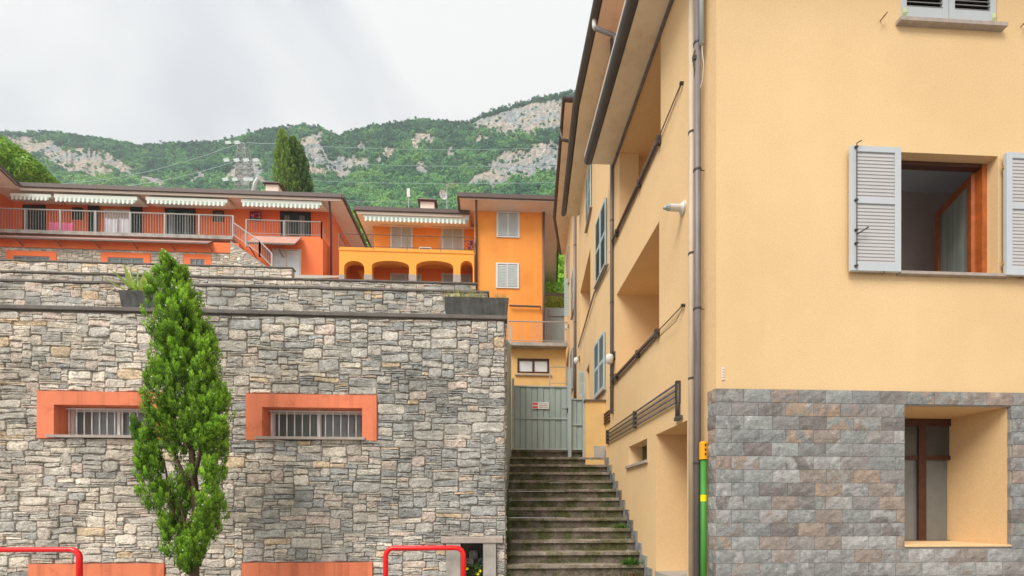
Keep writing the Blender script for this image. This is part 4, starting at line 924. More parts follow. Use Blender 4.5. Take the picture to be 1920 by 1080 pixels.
# ------------------------------------------------------------------ red barriers
def barrier(x0, x1, y, label):
    zt = P(800, 1027.5, y).z; r = .031; rr_ = .10; pts_ = [(x0, y, 0), (x0, y, zt - rr_)]
    for k in range(1, 6): a = math.pi / 2 * k / 6; pts_.append((x0 + rr_ - rr_ * math.cos(a), y, zt - rr_ + rr_ * math.sin(a)))
    pts_.append((x0 + rr_, y, zt)); pts_.append((x1 - rr_, y, zt))
    for k in range(1, 6): a = math.pi / 2 * k / 6; pts_.append((x1 - rr_ + rr_ * math.sin(a), y, zt - rr_ + rr_ * math.cos(a)))
    pts_ += [(x1, y, zt - rr_), (x1, y, 0)]
    t = thing('barrier', label, 'barrier', ((x0 + x1) / 2, y, 0), 'red hoop barriers in front of the stone wall')
    mb = MB(); mb.tube(pts_, r, 14); mb.build('hoop', red_p, t, smooth=True)
    for x in (x0, x1): mb = MB(); mb.tube([(x, y, 0), (x, y, .012)], .07, 14); mb.build('foot_plate', red_p, t)
YBR = 5.3
xb0, xb1 = fx(723, YBR), fx(869, YBR); barrier(xb0, xb1, YBR, 'red tubular hoop barrier in front of the stone niche')
x1_ = fx(149, YBR); barrier(x1_ - 1.12, x1_, YBR, 'red tubular hoop barrier left of the cypress, cut by the left edge')

# ------------------------------------------------------------------ planters and small plants
def leafblade(mb, base, d, L_, w_, droop, colr, seg=5, fold=.25):
    p = Vector(base); d = Vector(d).normalized(); side = d.cross(Vector((0, 0, 1)))
    if side.length < .05: side = Vector((1, 0, 0))
    side.normalize(); vs_ = []; mb.ct = colr
    for i in range(seg + 1):
        t = i / seg; ww = w_ * (math.sin(math.pi * min(1, t * .8 + .22)) if t < .98 else .02)
        up = side.cross(d).normalized(); vs_ += [p - side * ww + up * ww * fold, p, p + side * ww + up * ww * fold]
        d = (d + Vector((0, 0, -droop / seg))).normalized(); p = p + d * (L_ / seg)
    fs_ = []
    for i in range(seg): b = i * 3; fs_ += [(b, b + 1, b + 4, b + 3), (b + 1, b + 2, b + 5, b + 4)]
    mb.add(vs_, fs_)
YP = Y1 + .12
def planter(u0, u1, v0, v1, label):
    x0, x1 = fx(u0, YP - .15), fx(u1, YP - .15); zt = P(u0, v0, YP - .15).z; z0 = Z_CAP1 + .021
    t = thing('planter', label, 'planter', ((x0 + x1) / 2, YP, z0)); mb = MB(); t_ = .03; i = .03
    y0, y1 = YP - .15, YP + .2
    V = [(x0 + i, y0 + i, z0), (x1 - i, y0 + i, z0), (x1 - i, y1 - i, z0), (x0 + i, y1 - i, z0), (x0, y0, zt), (x1, y0, zt), (x1, y1, zt), (x0, y1, zt),
         (x0 + t_, y0 + t_, zt), (x1 - t_, y0 + t_, zt), (x1 - t_, y1 - t_, zt), (x0 + t_, y1 - t_, zt), (x0 + t_, y0 + t_, zt - .05), (x1 - t_, y0 + t_, zt - .05), (x1 - t_, y1 - t_, zt - .05), (x0 + t_, y1 - t_, zt - .05)]
    Fq = [(3, 2, 1, 0)]
    for k in range(4): k2 = (k + 1) % 4; Fq += [(k, k2, 4 + k2, 4 + k), (4 + k, 4 + k2, 8 + k2, 8 + k), (8 + k, 8 + k2, 12 + k2, 12 + k)]
    mb.add(V, Fq); mb.build('trough', planter_m, t, bevel=.01); mb = MB(); mb.quad(V[12], V[13], V[14], V[15]); mb.build('soil', soil, t)
    return x0, x1, zt
x0, x1, zt = planter(221, 325, 543, 578, 'dark concrete trough planter holding the agave, partly behind the cypress')
ag = thing('agave', 'yellow-edged agave with pointed leaves in the left planter', 'plant', (x0 + .28, YP, zt - .05))
rnd = random.Random(5); xa = fx(258, YP)
for k in range(13):
    an = rnd.uniform(0, 6.28); el = rnd.uniform(.5, 1.45); mb = MB()
    leafblade(mb, (xa + rnd.uniform(-.05, .05), YP + rnd.uniform(-.03, .03), zt - .05), (math.cos(an) * math.cos(el), math.sin(an) * math.cos(el) * .6, math.sin(el)), rnd.uniform(.42, .62), rnd.uniform(.030, .046), rnd.uniform(0, .45), rnd.choice([(.48, .60, .14), (.34, .52, .10), (.70, .68, .28)]), 6, .4)
    mb.build('leaf', leaf_m, ag, smooth=True)
xa = fx(229, YP)
for k in range(9):
    an = rnd.uniform(2.2, 4.2) if k % 2 else rnd.uniform(-.5, .8); el = rnd.uniform(.0, .8); mb = MB()
    leafblade(mb, (xa + rnd.uniform(0, .12), YP - .05, zt - .02), (math.cos(an) * math.cos(el), -.3, math.sin(el)), rnd.uniform(.22, .36), .018, rnd.uniform(.2, 1.2), rnd.choice([(.10, .075, .04), (.22, .23, .08), (.33, .26, .14)]), 5, .3)
    mb.build('leaf', leaf_m, ag, smooth=True)
mb = MB(); leafblade(mb, (fx(283, YP), YP - .02, zt - .05), (.3, -.1, 1), .16, .02, .1, (.32, .34, .10)); mb.build('leaf', leaf_m, ag, smooth=True)
x0, x1, zt = planter(832, 954, 555, 593, 'long dark concrete trough planter at the right end of the stone wall')
mb = MB(); rnd = random.Random(6)
for k in range(900):
    x = rnd.uniform(x0 + .02, x0 + .65) if k < 760 else rnd.uniform(x1 - .25, x1 - .04); an = rnd.uniform(0, 6.28); el = rnd.uniform(.6, 1.5)
    leafblade(mb, (x, YP + rnd.uniform(-.12, .15), zt - .05), (math.cos(an) * math.cos(el), math.sin(an) * math.cos(el), math.sin(el)), rnd.uniform(.10, .24), .004, rnd.uniform(.1, .9), rnd.choice([(.50, .50, .18), (.36, .44, .12), (.62, .52, .28)]), 3, 0)
setp(mb.build('planter_grass', leaf_m), 'dry yellowish grass growing in the right planter', 'grass', kind='stuff')
def tuft(label, c, n, L_, spread, cols_, w_=.006):
    mb = MB(); rnd = random.Random(int(c[0] * 1000) + n)
    for k in range(n):
        an = rnd.uniform(0, 6.28); el = rnd.uniform(.3, 1.5); q = (c[0] + rnd.gauss(0, spread), c[1] + rnd.gauss(0, spread * .4), c[2] + rnd.uniform(0, .01))
        leafblade(mb, q, (math.cos(an) * math.cos(el), math.sin(an) * math.cos(el) - .15, math.sin(el)), L_ * rnd.uniform(.5, 1.2), w_, rnd.uniform(.2, 1.4), rnd.choice(cols_), 4, .1)
    return setp(mb.build('weed', leaf_m), label, 'plant')
GR = [(.09, .22, .03), (.13, .27, .04), (.06, .15, .025)]
def stepz(n): return ZS0 + RISE * n
tuft('bright green tuft growing at the right end of a low step', (2.42, YS0 - RUN * -0 + .05, stepz(0) - .0), 260, .13, .08, GR)
tuft('reddish low weeds at the right edge of a step under the green tuft', (2.36, YS0 - RUN + .04, stepz(-1)), 200, .10, .14, [(.12, .055, .03), (.10, .11, .03), (.15, .08, .05)])
tuft('yellow-green weed at the bottom right of the stairs', (2.50, YS0 - 2 * RUN + .05, stepz(-2)), 240, .15, .09, [(.16, .22, .04), (.22, .24, .06), (.08, .16, .03)])
tuft('small dark green weed two steps above the bright tuft', (2.50, YS0 + 3 * RUN + .08, stepz(3)), 150, .12, .07, GR)
mb = MB(); rnd = random.Random(12)
for k in range(900):
    t = rnd.random(); y = 7.5 + 1.7 * t; zz = ZS0 + RISE * (y - YS0) / RUN + rnd.expovariate(3.5) - .05; an = rnd.uniform(0, 6.28)
    leafblade(mb, (XE1 + .02 + rnd.uniform(0, .06), y, zz), (abs(math.cos(an)) * .5, math.sin(an) * .3 - .3, rnd.uniform(-.6, .9)), rnd.uniform(.05, .12), .010, .8, rnd.choice([(.07, .15, .03), (.05, .11, .025), (.10, .20, .04)]), 3, 0)
setp(mb.build('ivy', leaf_m), 'green creeping plant along the left edge of the stairs', 'plant', kind='stuff')
mb = MB(); rnd = random.Random(13)
for k in range(130):
    leafblade(mb, (rnd.uniform(nic[0] + .02, nic[1] - .02), Y1 + .12 + rnd.uniform(0, .2), .4 + rnd.random() * .3), (rnd.uniform(-1, 1), -.4, rnd.uniform(.2, 1.2)), rnd.uniform(.08, .17), .014, .8, rnd.choice(GR), 4, .1)
fl = thing('flower_plant', 'small leafy plant with yellow flowers inside the stone niche', 'plant', (nic[0] + .2, Y1 + .2, .4)); mb.build('foliage', leaf_m, fl)
for (uu, vv) in ((876, 1066), (900, 1070), (896, 1076), (872, 1060)):
    p = P(uu, vv, Y1 + .1); mb = MB()
    for q in range(6): a = q * 1.047; mb.add([(p.x, p.y, p.z), (p.x + .022 * math.cos(a - .4), p.y - .01, p.z + .022 * math.sin(a - .4)), (p.x + .028 * math.cos(a + .1), p.y - .014, p.z + .028 * math.sin(a + .1)), (p.x + .022 * math.cos(a + .5), p.y - .01, p.z + .022 * math.sin(a + .5))], [(0, 1, 2, 3)])
    mb.build('flower', yellow_s, fl)

# ------------------------------------------------------------------ the tall cypress
def plume(mb, rnd, base, d, L_, r_, n, cols_, leaf, wr_=.17):
    """flame of scale leaves round an axis"""
    base = Vector(base); d = Vector(d).normalized(); s_ = d.orthogonal().normalized(); b_ = d.cross(s_)
    for k in range(n):
        t = rnd.random() ** .8; an = rnd.uniform(0, 6.28); rad = r_ * math.sin(math.pi * min(1, .12 + t * .88)) ** .8 * rnd.uniform(.6, 1.05)
        o = s_ * math.cos(an) + b_ * math.sin(an); p = base + d * L_ * t + o * rad
        ax = (d * rnd.uniform(.7, 1.2) + o * rnd.uniform(.25, .8) + Vector((0, 0, .25))).normalized(); sd = ax.cross(o + d * .1)
        if sd.length < .01: continue
        sd.normalize(); sd = (sd + o * rnd.uniform(-.6, .6)).normalized(); ll = leaf * rnd.uniform(.7, 1.5); ww = ll * wr_
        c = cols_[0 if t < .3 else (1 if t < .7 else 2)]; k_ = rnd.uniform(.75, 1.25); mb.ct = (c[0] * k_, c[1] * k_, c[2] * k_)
        mb.add([p, p + ax * ll * .45 - sd * ww, p + ax * ll, p + ax * ll * .5 + sd * ww], [(0, 1, 2, 3)])
YT = 6.1
prof = [(472, 324, 333), (486, 318, 342), (505, 309, 352), (550, 299, 372), (600, 290, 396), (650, 286, 412), (700, 285, 422), (740, 290, 434), (770, 294, 438), (800, 288, 432), (850, 272, 424), (900, 278, 428), (950, 283, 424), (1000, 298, 410), (1035, 318, 396), (1060, 340, 382)]
vv_ = [q[0] for q in prof]; Lp = [q[1] for q in prof]; Rp = [q[2] for q in prof]
tree = thing('cypress_tree', 'tall bright green columnar cypress with pale cones against the stone wall', 'tree', (fx(365, YT), YT, 0))
def tp(u, v, dy=0): p = P(u, v, YT); return Vector((p.x, p.y + dy, p.z))
mb = MB(); mb.tube([tp(364, 1200), tp(364, 1075), tp(362, 1020), tp(366, 950, .02), tp(358, 860, .03), tp(350, 740, .02), tp(342, 600), tp(330, 490)], [.075, .062, .055, .048, .04, .03, .018, .006], 9)
tk = mb.build('trunk', bark, tree, smooth=True)
for (a, b, c2) in (((364, 1040), (330, 960), (312, 860)), ((362, 1010), (390, 930), (404, 820)), ((366, 930), (340, 870), (310, 800)), ((364, 900), (385, 830), (400, 740)), ((356, 840), (330, 780), (318, 700)), ((352, 1050), (352, 980), (338, 930))):
    mb = MB(); mb.tube([tp(*a), tp(*b, -.05), tp(*c2, -.05)], [.028, .02, .008], 6); mb.build('branch', bark, tk, smooth=True)
rnd = random.Random(77); mb = MB(); mdp = F and YT / F
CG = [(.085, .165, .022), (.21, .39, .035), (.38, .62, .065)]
cones = []
for _ in range(360):     # dense inner foliage round the stem
    v = rnd.uniform(500, 1040); l_, r2 = np.interp(v, vv_, Lp), np.interp(v, vv_, Rp); an = rnd.uniform(0, 6.28); rad = rnd.uniform(0, .62); hw = (r2 - l_) / 2
    if 830 < v and rnd.random() < .55: continue
    p = tp((l_ + r2) / 2 + math.cos(an) * hw * rad, v + 14, math.sin(an) * hw * F ** 0 * YT / F * rad + .06); ks = min(1, .35 + (v - 470) / 110)
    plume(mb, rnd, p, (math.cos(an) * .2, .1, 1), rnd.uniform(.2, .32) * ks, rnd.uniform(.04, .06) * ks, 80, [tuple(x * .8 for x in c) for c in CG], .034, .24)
LOBES = [(342, 600, 327, 484, 24), (330, 650, 309, 520, 23), (360, 650, 366, 545, 24), (340, 700, 338, 560, 34), (388, 720, 392, 600, 25), (312, 730, 297, 600, 25),
         (352, 780, 350, 650, 36), (404, 790, 416, 655, 24), (316, 800, 302, 690, 24), (398, 850, 428, 720, 21), (376, 840, 384, 730, 25), (334, 850, 322, 750, 22),
         (300, 890, 284, 800, 18), (400, 900, 412, 800, 24), (310, 950, 287, 845, 21), (408, 970, 418, 865, 18), (326, 1000, 302, 905, 20), (392, 1010, 400, 915, 22),
         (336, 960, 330, 885, 14), (350, 1056, 330, 965, 22), (362, 1064, 352, 1010, 18), (378, 1060, 388, 975, 22), (362, 1066, 362, 1000, 14)]
for (bu, bv, tu, tv, hw) in LOBES:
    dyl = rnd.uniform(-.22, .10); hw *= 1.12; n = int(hw * (bv - tv + 60) / 44)
    for _ in range(n):
        t = rnd.random(); an = rnd.uniform(0, 6.28); rad = math.sqrt(rnd.uniform(.15, 1)); ws = math.sin(math.pi * min(1, .16 + t * .80)) ** .7; v = bv + (tv - bv) * t; ks = min(1, .40 + max(0, v - 475) / 130)
        uo = bu + (tu - bu) * t + math.cos(an) * hw * rad * ws * .9; pl_, pr_ = float(np.interp(v, vv_, Lp)), float(np.interp(v, vv_, Rp)); wd_ = pr_ - pl_; tipm = min(19, wd_ * .42); uo = min(max(uo, pl_ + tipm + rnd.uniform(-4, 4)), pr_ - tipm + 3 + rnd.uniform(-4, 4)); dy = dyl + math.sin(an) * hw * YT / F * rad * ws
        p = tp(uo, v + 12, dy); lean = (tu - bu) / (bv - tv); sh = rnd.uniform(.85, 1.2)
        d = Vector((lean * .8 + math.cos(an) * .24 * rad + rnd.uniform(-.12, .12), math.sin(an) * .30 * rad, 1))
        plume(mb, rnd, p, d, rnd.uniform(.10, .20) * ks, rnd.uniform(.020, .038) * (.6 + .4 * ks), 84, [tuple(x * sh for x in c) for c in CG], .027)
        if rad > .75 and math.sin(an) < .1 and rnd.random() < .09: cones.append(p + d * .1 + Vector((0, -.04, 0)))
for k in range(60):   # the branch that sticks out to the left, and the feathery one to the right
    t = k / 59; u = 260 + 45 * t + rnd.uniform(-5, 7); v = 806 + 62 * t + rnd.uniform(-16, 12); p = tp(u, v + 10, rnd.uniform(-.06, .02))
    plume(mb, rnd, p, (-.35, -.1, .9), rnd.uniform(.12, .22), .036, 90, [(.07, .15, .03), (.13, .27, .04), (.22, .40, .06)], .036)
for k in range(50):
    t = k / 49; u = 398 + 30 * t + rnd.uniform(-5, 5); v = 830 - 28 * t + rnd.uniform(-10, 10); p = tp(u, v + 8, -.30 + rnd.uniform(-.05, .05))
    plume(mb, rnd, p, (.7, -.2, .6), rnd.uniform(.10, .18), .028, 80, CG, .036)
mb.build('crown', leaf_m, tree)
mb = MB()
for c in cones: mb.tube([c - Vector((0, 0, .009)), c, c + Vector((0, 0, .009))], [.004, .0095, .004], 6)
mb.build('cones', cone_m, tree, smooth=True, kind='stuff')

# ------------------------------------------------------------------ ORANGE HOUSE (arcade + tower)
oh = thing('orange_house', 'orange house with arcade, long balcony and square tower with white shutters', 'house', (-2, 24, 12))
YA, YW, YTW = 24.0, 25.6, 24.3
ax0, ax1 = fx(636, YA), fx(889, YA); zA0 = 12.6; zA1 = P(760, 473, YA).z
def arch_wall(parent, x0, x1, z0, z1, arches, y, m, thick=.35):
    mb = MB(); xs = x0
    def fill(a, b, za, zb):
        if b - a > .001: mb.box(a, b, y, y + thick, za, zb)
    for (a0, a1, zs, zt_) in arches:
        fill(xs, a0, z0, z1); n = 14; pts_ = []
        cxx = (a0 + a1) / 2; hw = (a1 - a0) / 2
        for k in range(n + 1): an = math.pi * (1 - k / n); pts_.append((cxx + hw * math.cos(an), zs + (zt_ - zs) * math.sin(an) ** .85))
        for k in range(n):
            (xa, za), (xb, zb) = pts_[k], pts_[k + 1]
            mb.add([(xa, y, za), (xb, y, zb), (xb, y, z1), (xa, y, z1), (xa, y + thick, za), (xb, y + thick, zb), (xb, y + thick, z1), (xa, y + thick, z1)], [(0, 1, 2, 3), (0, 4, 5, 1), (7, 6, 5, 4)])
        xs = a1
    fill(xs, x1, z0, z1); return mb.build('arcade', m, parent)
def ar(u0, u1, vs_, vt): return (fx(u0, YA), fx(u1, YA), P(u0, vs_, YA).z, P((u0 + u1) / 2, vt, YA).z)
arch_wall(oh, ax0, ax1, zA0, zA1, [ar(645, 683, 503, 489), ar(697, 767, 499, 489), ar(780, 850, 500, 489), ar(863, 886.5, 502, 489)], YA, orange_y)
for (u0, u1) in ((636, 645), (683, 697), (767, 780), (850, 863)):
    B('pillar_base', sill_m, oh, fx(u0, YA - .04) - .02, fx(u1, YA - .04) + .02, YA - .04, YA + .39, zA0, P(u0, 515, YA).z)
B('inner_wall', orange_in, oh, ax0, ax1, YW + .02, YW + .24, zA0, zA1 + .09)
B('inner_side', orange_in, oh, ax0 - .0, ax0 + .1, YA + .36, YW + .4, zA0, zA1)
mb = MB(); q0 = P(697, 529, YW); mb.prism([(ax0 + .6, YA + 1.2, zA1 - .4), (ax0 + .9, YA + 1.2, zA1 - .4), (ax0 + 2.2, YA + 1.2, zA0 + .6), (ax0 + 1.9, YA + 1.2, zA0 + .6)], (0, .8, 0)); mb.build('inner_stair', orange_y, oh)
B('balcony_floor', orange_y, oh, ax0 - .03, ax1, YA - .03, YW - .002, zA1, zA1 + .18)
def win2(parent, u0, u1, v0, v1, Y, mframe=white_sh, mleaf=pale_sh, name='window', leaves=2, out=.05, proud=.06):
    x0, x1, z1_, z0_ = fx(u0, Y), fx(u1, Y), P((u0 + u1) / 2, v0, Y).z, P((u0 + u1) / 2, v1, Y).z; mb = MB(); t = .07
    mb.box(x0, x1, Y - proud, Y - .002, z1_ - t, z1_); mb.box(x0, x1, Y - proud, Y - .002, z0_, z0_ + t); mb.box(x0, x0 + t, Y - proud, Y - .003, z0_ + t, z1_ - t); mb.box(x1 - t, x1, Y - proud, Y - .003, z0_ + t, z1_ - t)
    fr = mb.build(name, mframe, parent); w_ = (x1 - x0 - 2 * t) / leaves
    for k in range(leaves):
        a = x0 + t + k * w_; mb = MB(); mb.box(a + .035, a + w_ - .035, Y - proud + .02, Y - .004, z0_ + t + .03, z1_ - t - .03); mb.build('leaf_panel', mleaf, fr)
        mb = MB(); mb.box(a + .003, a + .035, Y - proud - .01, Y - .005, z0_ + t, z1_ - t); mb.box(a + w_ - .035, a + w_ - .003, Y - proud - .01, Y - .005, z0_ + t, z1_ - t); mb.build('leaf_stile', mframe, fr)
        n = 14; mb = MB()
        for q in range(n): zz = z0_ + t + .04 + (z1_ - z0_ - 2 * t - .08) * q / n; mb.add([(a + .04, Y - proud + .004, zz), (a + w_ - .04, Y - proud + .004, zz), (a + w_ - .04, Y - proud + .02, zz + .05), (a + .04, Y - proud + .02, zz + .05)], [(0, 1, 2, 3)])
        mb.build('louvres', mleaf, fr, kind='stuff')
    return fr
uw0, uw1 = fx(699, YW), fx(893, YW)
zW1 = P(780, 396, 25.0).z
B('wall', orange_w, oh, uw0, uw1, YW, YW + .25, zA1 + .1, zW1 + .3)
for (a, b) in ((732, 790), (828, 884)): win2(oh, a, b, 514, 560, YW + .02)
win2(oh, 732, 774, 424, 478, YW); win2(oh, 828, 870, 424, 478, YW)
B('side_wall', orange_w, oh, uw0 + .002, uw0 + .2, YW + .25, 33, zA0, zW1 + .3)
# roof of the arcade wing
YE = 24.4; e0 = P(667, 393, YE); e1_ = P(868, 396, YE); zE = e0.z
mb = MB(); mb.box(e0.x, e1_.x + .4, YE, 33.5, zE - .10, zE - .06); mb.build('eave', soffit_far, oh)
B('eave_board', cream_m, oh, e0.x + .06, e1_.x, YE - .02, YE + .02, zE - .24, zE - .11)
mb = MB(); mb.prism([(e0.x - .02, YE - .12, zE - .08), (e0.x - .02, YE - .12, zE + .13), (e0.x - .02, YE + .05, zE + .13), (e0.x - .02, YE + .05, zE - .08)], (e1_.x - e0.x + .4, 0, 0)); mb.box(e0.x - .13, e0.x - .021, YE - .1, 33.5, zE - .08, zE + .12); mb.build('gutter', fascia, oh)
mb = MB(); mb.add([(e0.x, YE, zE + .14), (e1_.x + .5, YE, zE + .14), (e1_.x + .5, 30, zE + 1.2), (e0.x + 4, 30, zE + 1.2), (e0.x, 33.5, zE + .14)], [(0, 1, 2, 3), (0, 3, 4)]); mb.build('roof', tile_m, oh)
# tower
tx0, tx1 = fx(889, YTW), fx(1018, YTW); tzt = P(950, 387, YTW).z
mb = MB(); mb.box(tx0, tx1, YTW, YTW + 8, 8, tzt + .3); mb.build('tower_wall', orange_w, oh)
win2(oh, 931, 974, 398, 446, YTW); win2(oh, 930, 973, 494, 541, YTW)
YE2 = 23.3; a_ = P(861, 368, YE2); zE2 = a_.z; bx = fx(1046, YE2); cx_, cy_ = fx(1042, 31.8), 31.8; 
mb = MB(); mb.poly([(a_.x, YE2, zE2 - .05), (bx, YE2, zE2 - .05), (cx_, cy_, zE2 - .05), (a_.x, cy_, zE2 - .05)]); mb.build('eave', soffit_far, oh)
B('eave_board', cream_m, oh, a_.x + .08, bx - .05, YE2 + .0, YE2 + .03, zE2 - .13, zE2 - .051)
mb = MB(); mb.box(a_.x - .1, bx, YE2 - .12, YE2 - .002, zE2 - .08, zE2 + .14); mb.box(a_.x - .12, a_.x - .001, YE2 - .0, 28, zE2 - .08, zE2 + .13)
mb.prism([(bx, YE2 - .12, zE2 - .1), (bx + .12, YE2 - .12, zE2 - .1), (bx + .12, YE2 - .12, zE2 + .14), (bx, YE2 - .12, zE2 + .14)], (cx_ - bx, cy_ - YE2, 0)); mb.build('gutter', fascia, oh)
mb = MB(); mb.poly([(a_.x, YE2, zE2 + .15), (bx, YE2, zE2 + .15), (bx - 2, 28, zE2 + 1.0), (a_.x + 2, 28, zE2 + 1.0)]); mb.poly([(a_.x, YE2, zE2 + .15), (a_.x + 2, 28, zE2 + 1), (a_.x, cy_, zE2 + .15)]); mb.poly([(bx, YE2, zE2 + .15), (cx_, cy_, zE2 + .15), (bx - 2, 28, zE2 + 1.0)]); mb.build('roof', tile_m, oh)
mb = MB(); mb.tube([(fx(893, YTW - .9), YTW - .9, zE2 - .05), (fx(893.5, YTW - .1), YTW - .1, zE2 - .75), (fx(893.5, YTW - .1), YTW - .1, zA0)], .06, 8); mb.build('downpipe', fascia, oh, smooth=True)
mb = MB(); mb.tube([(fx(1019.5, YTW - .05), YTW - .05, tzt), (fx(1019.5, YTW - .05), YTW - .05, 9)], .07, 8); mb.build('downpipe', fascia, oh, smooth=True)
mb = MB(); p = P(955, 573, YTW - .15); q = P(1014, 575, YTW - .15); mb.tube([p, q, q - Vector((0, 0, .15))], .05, 6); mb.build('wall_pipe', fascia, oh)
for (uu, v0) in ((688, 335), ): pass
# balcony railing
def railing(parent, pts_, h, nbar, m, r=.018, post_every=None, name='railing'):
    mb = MB(); bars = MB(); pts_ = [Vector(p) for p in pts_]
    for i in range(len(pts_) - 1):
        a, b = pts_[i], pts_[i + 1]; up = Vector((0, 0, h)); mb.tube([a + up, b + up], r * 1.5, 6); mb.tube([a + Vector((0, 0, .08)), b + Vector((0, 0, .08))], r, 5)
        n = max(2, int(nbar * (b - a).length))
        for k in range(n + 1):
            p = a.lerp(b, k / n); bars.tube([p + Vector((0, 0, .08)), p + up], r * .36, 4)
    o = mb.build(name, m, parent); bars.build('bars', m, o, kind='stuff')
    if post_every:
        for i in range(len(pts_) - 1):
            a, b = pts_[i], pts_[i + 1]; n = max(1, int(round((b - a).length / post_every)))
            for k in range(n + 1): p = a.lerp(b, k / n); q = MB(); q.box(p.x - r * 1.6, p.x + r * 1.6, p.y - r * 1.6, p.y + r * 1.6, p.z - .12, p.z + h); q.build('post', m, o)
    return o
zb_ = zA1 + .18; railing(oh, [(ax0, YW + 4, zb_), (ax0, YA, zb_)], P(760, 442, YA).z - zb_, 7, rail_b, .018, 1.6); railing(oh, [(ax0, YA - .01, zb_), (ax1, YA - .01, zb_)], P(760, 442, YA).z - zb_, 1.1, rail_b, .014, 2.1)
# items on the orange balcony
ac = thing('air_conditioner', 'pale air conditioner unit with dark grille on the orange balcony', 'air conditioner', (0, YW, zb_)); x0, x1 = fx(785, YA), fx(808, YA); zt = P(796, 461, YA).z
B('case', white_m, ac, x0, x1, YA + .1, YA + .45, zb_, zt, bevel=.02); mb = MB(); mb.box(x0 + .05, x1 - .05, YA + .08, YA + .095, zb_ + .06, zt - .08); mb.build('grille', rail_b, ac)
for (u0, u1, lab) in ((713, 794, 'folded pale awning rail above the left balcony door'), (809, 890, 'folded pale awning rail above the right balcony door')):
    q = MB(); q.box(fx(u0, YW - .15), fx(u1, YW - .15), YW - .2, YW - .05, P(750, 424, YW - .15).z, P(750, 421.5, YW - .15).z); setp(q.build('awning_rail', cream_m), lab, 'awning')
q = MB(); rnd = random.Random(3)
for k in range(70):
    c = Vector((fx(882, YA + .3) + rnd.gauss(0, .15), YA + .35 + rnd.gauss(0, .08), zb_ + .1 + rnd.random() * .7)); q.ct = rnd.choice([(.30, .12, .30), (.45, .2, .4), (.10, .16, .05)]); leafblade(q, c, (rnd.uniform(-1, 1), rnd.uniform(-1, 1), rnd.uniform(-.2, 1)), .12, .05, .5, q.ct, 3)
setp(q.build('potted_plant', leaf_m), 'purple flowering plant at the right end of the orange balcony', 'plant')
# awnings -------------------------------------------------------------------------
def awning(u0, u1, v0, v1, Y, label, n, group):
    x0, x1 = fx(u0, Y), fx(u1, Y); z1_ = P((u0 + u1) / 2, v0, Y).z; z0_ = P((u0 + u1) / 2, v1, Y).z; t = thing('awning', label, 'awning', (x0, Y, z1_), group)
    h = z1_ - z0_; zm = z0_ + h * .50
    mb = MB(); mb.ct = (.74, .76, .68); mb.prism([(x0 - .1, Y + .9, zm + .36), (x0 - .1, Y, z1_), (x0 - .1, Y, zm), (x0 - .1, Y + .05, zm), (x0 - .1, Y + .9, zm + .20)], (x1 - x0 + .2, 0, 0)); mb.build('canopy', fabric, t)
    mb = MB(); w_ = (x1 - x0) / n
    for k in range(n * 2):
        a = x0 + k * w_ / 2; mb.ct = (.76, .77, .70) if k % 2 == 0 else (.36, .45, .38); b = a + w_ / 2; y = Y - .012; dz = h * .09 * (1 if k % 2 else -.4)
        pts_ = [(a, y, zm + .01), (b, y, zm + .01), (b, y - .02, z0_ + dz), ((a + b) / 2, y - .03, z0_ - h * .05 + dz), (a, y - .02, z0_ + dz)]; mb.add(pts_, [(0, 1, 2, 3, 4)])
    mb.build('valance', fabric, t); return t
AG = 'striped awnings under the eaves'
awning(684, 876, 402, 417, 24.45, 'striped green and white awning of the orange house', 24, AG)
# roof things of the orange house
def chimney(u0, u1, v0, v1, Y, parent):
    x0, x1 = fx(u0, Y), fx(u1, Y); z1_, z0_ = P(u0, v0, Y).z, P(u0, v1, Y).z
    ch = B('chimney', soffit_far, parent, x0, x1, Y, Y + (x1 - x0), z0_ - .5, z1_ - .28)
    mb = MB(); e = .16; cxm, cym = (x0 + x1) / 2, Y + (x1 - x0) / 2; mb.add([(x0 - e, Y - e, z1_ - .25), (x1 + e, Y - e, z1_ - .25), (x1 + e, Y + (x1 - x0) + e, z1_ - .25), (x0 - e, Y + (x1 - x0) + e, z1_ - .25), (x0, Y + .1, z1_), (x1, Y + .1, z1_), (x1, Y + .7, z1_), (x0, Y + .7, z1_)],
        [(3, 2, 1, 0), (0, 1, 5, 4), (1, 2, 6, 5), (2, 3, 7, 6), (3, 0, 4, 7), (4, 5, 6, 7)]); mb.build('chimney_cap', fascia, ch)
chimney(788, 814, 369, 390, 26, oh)
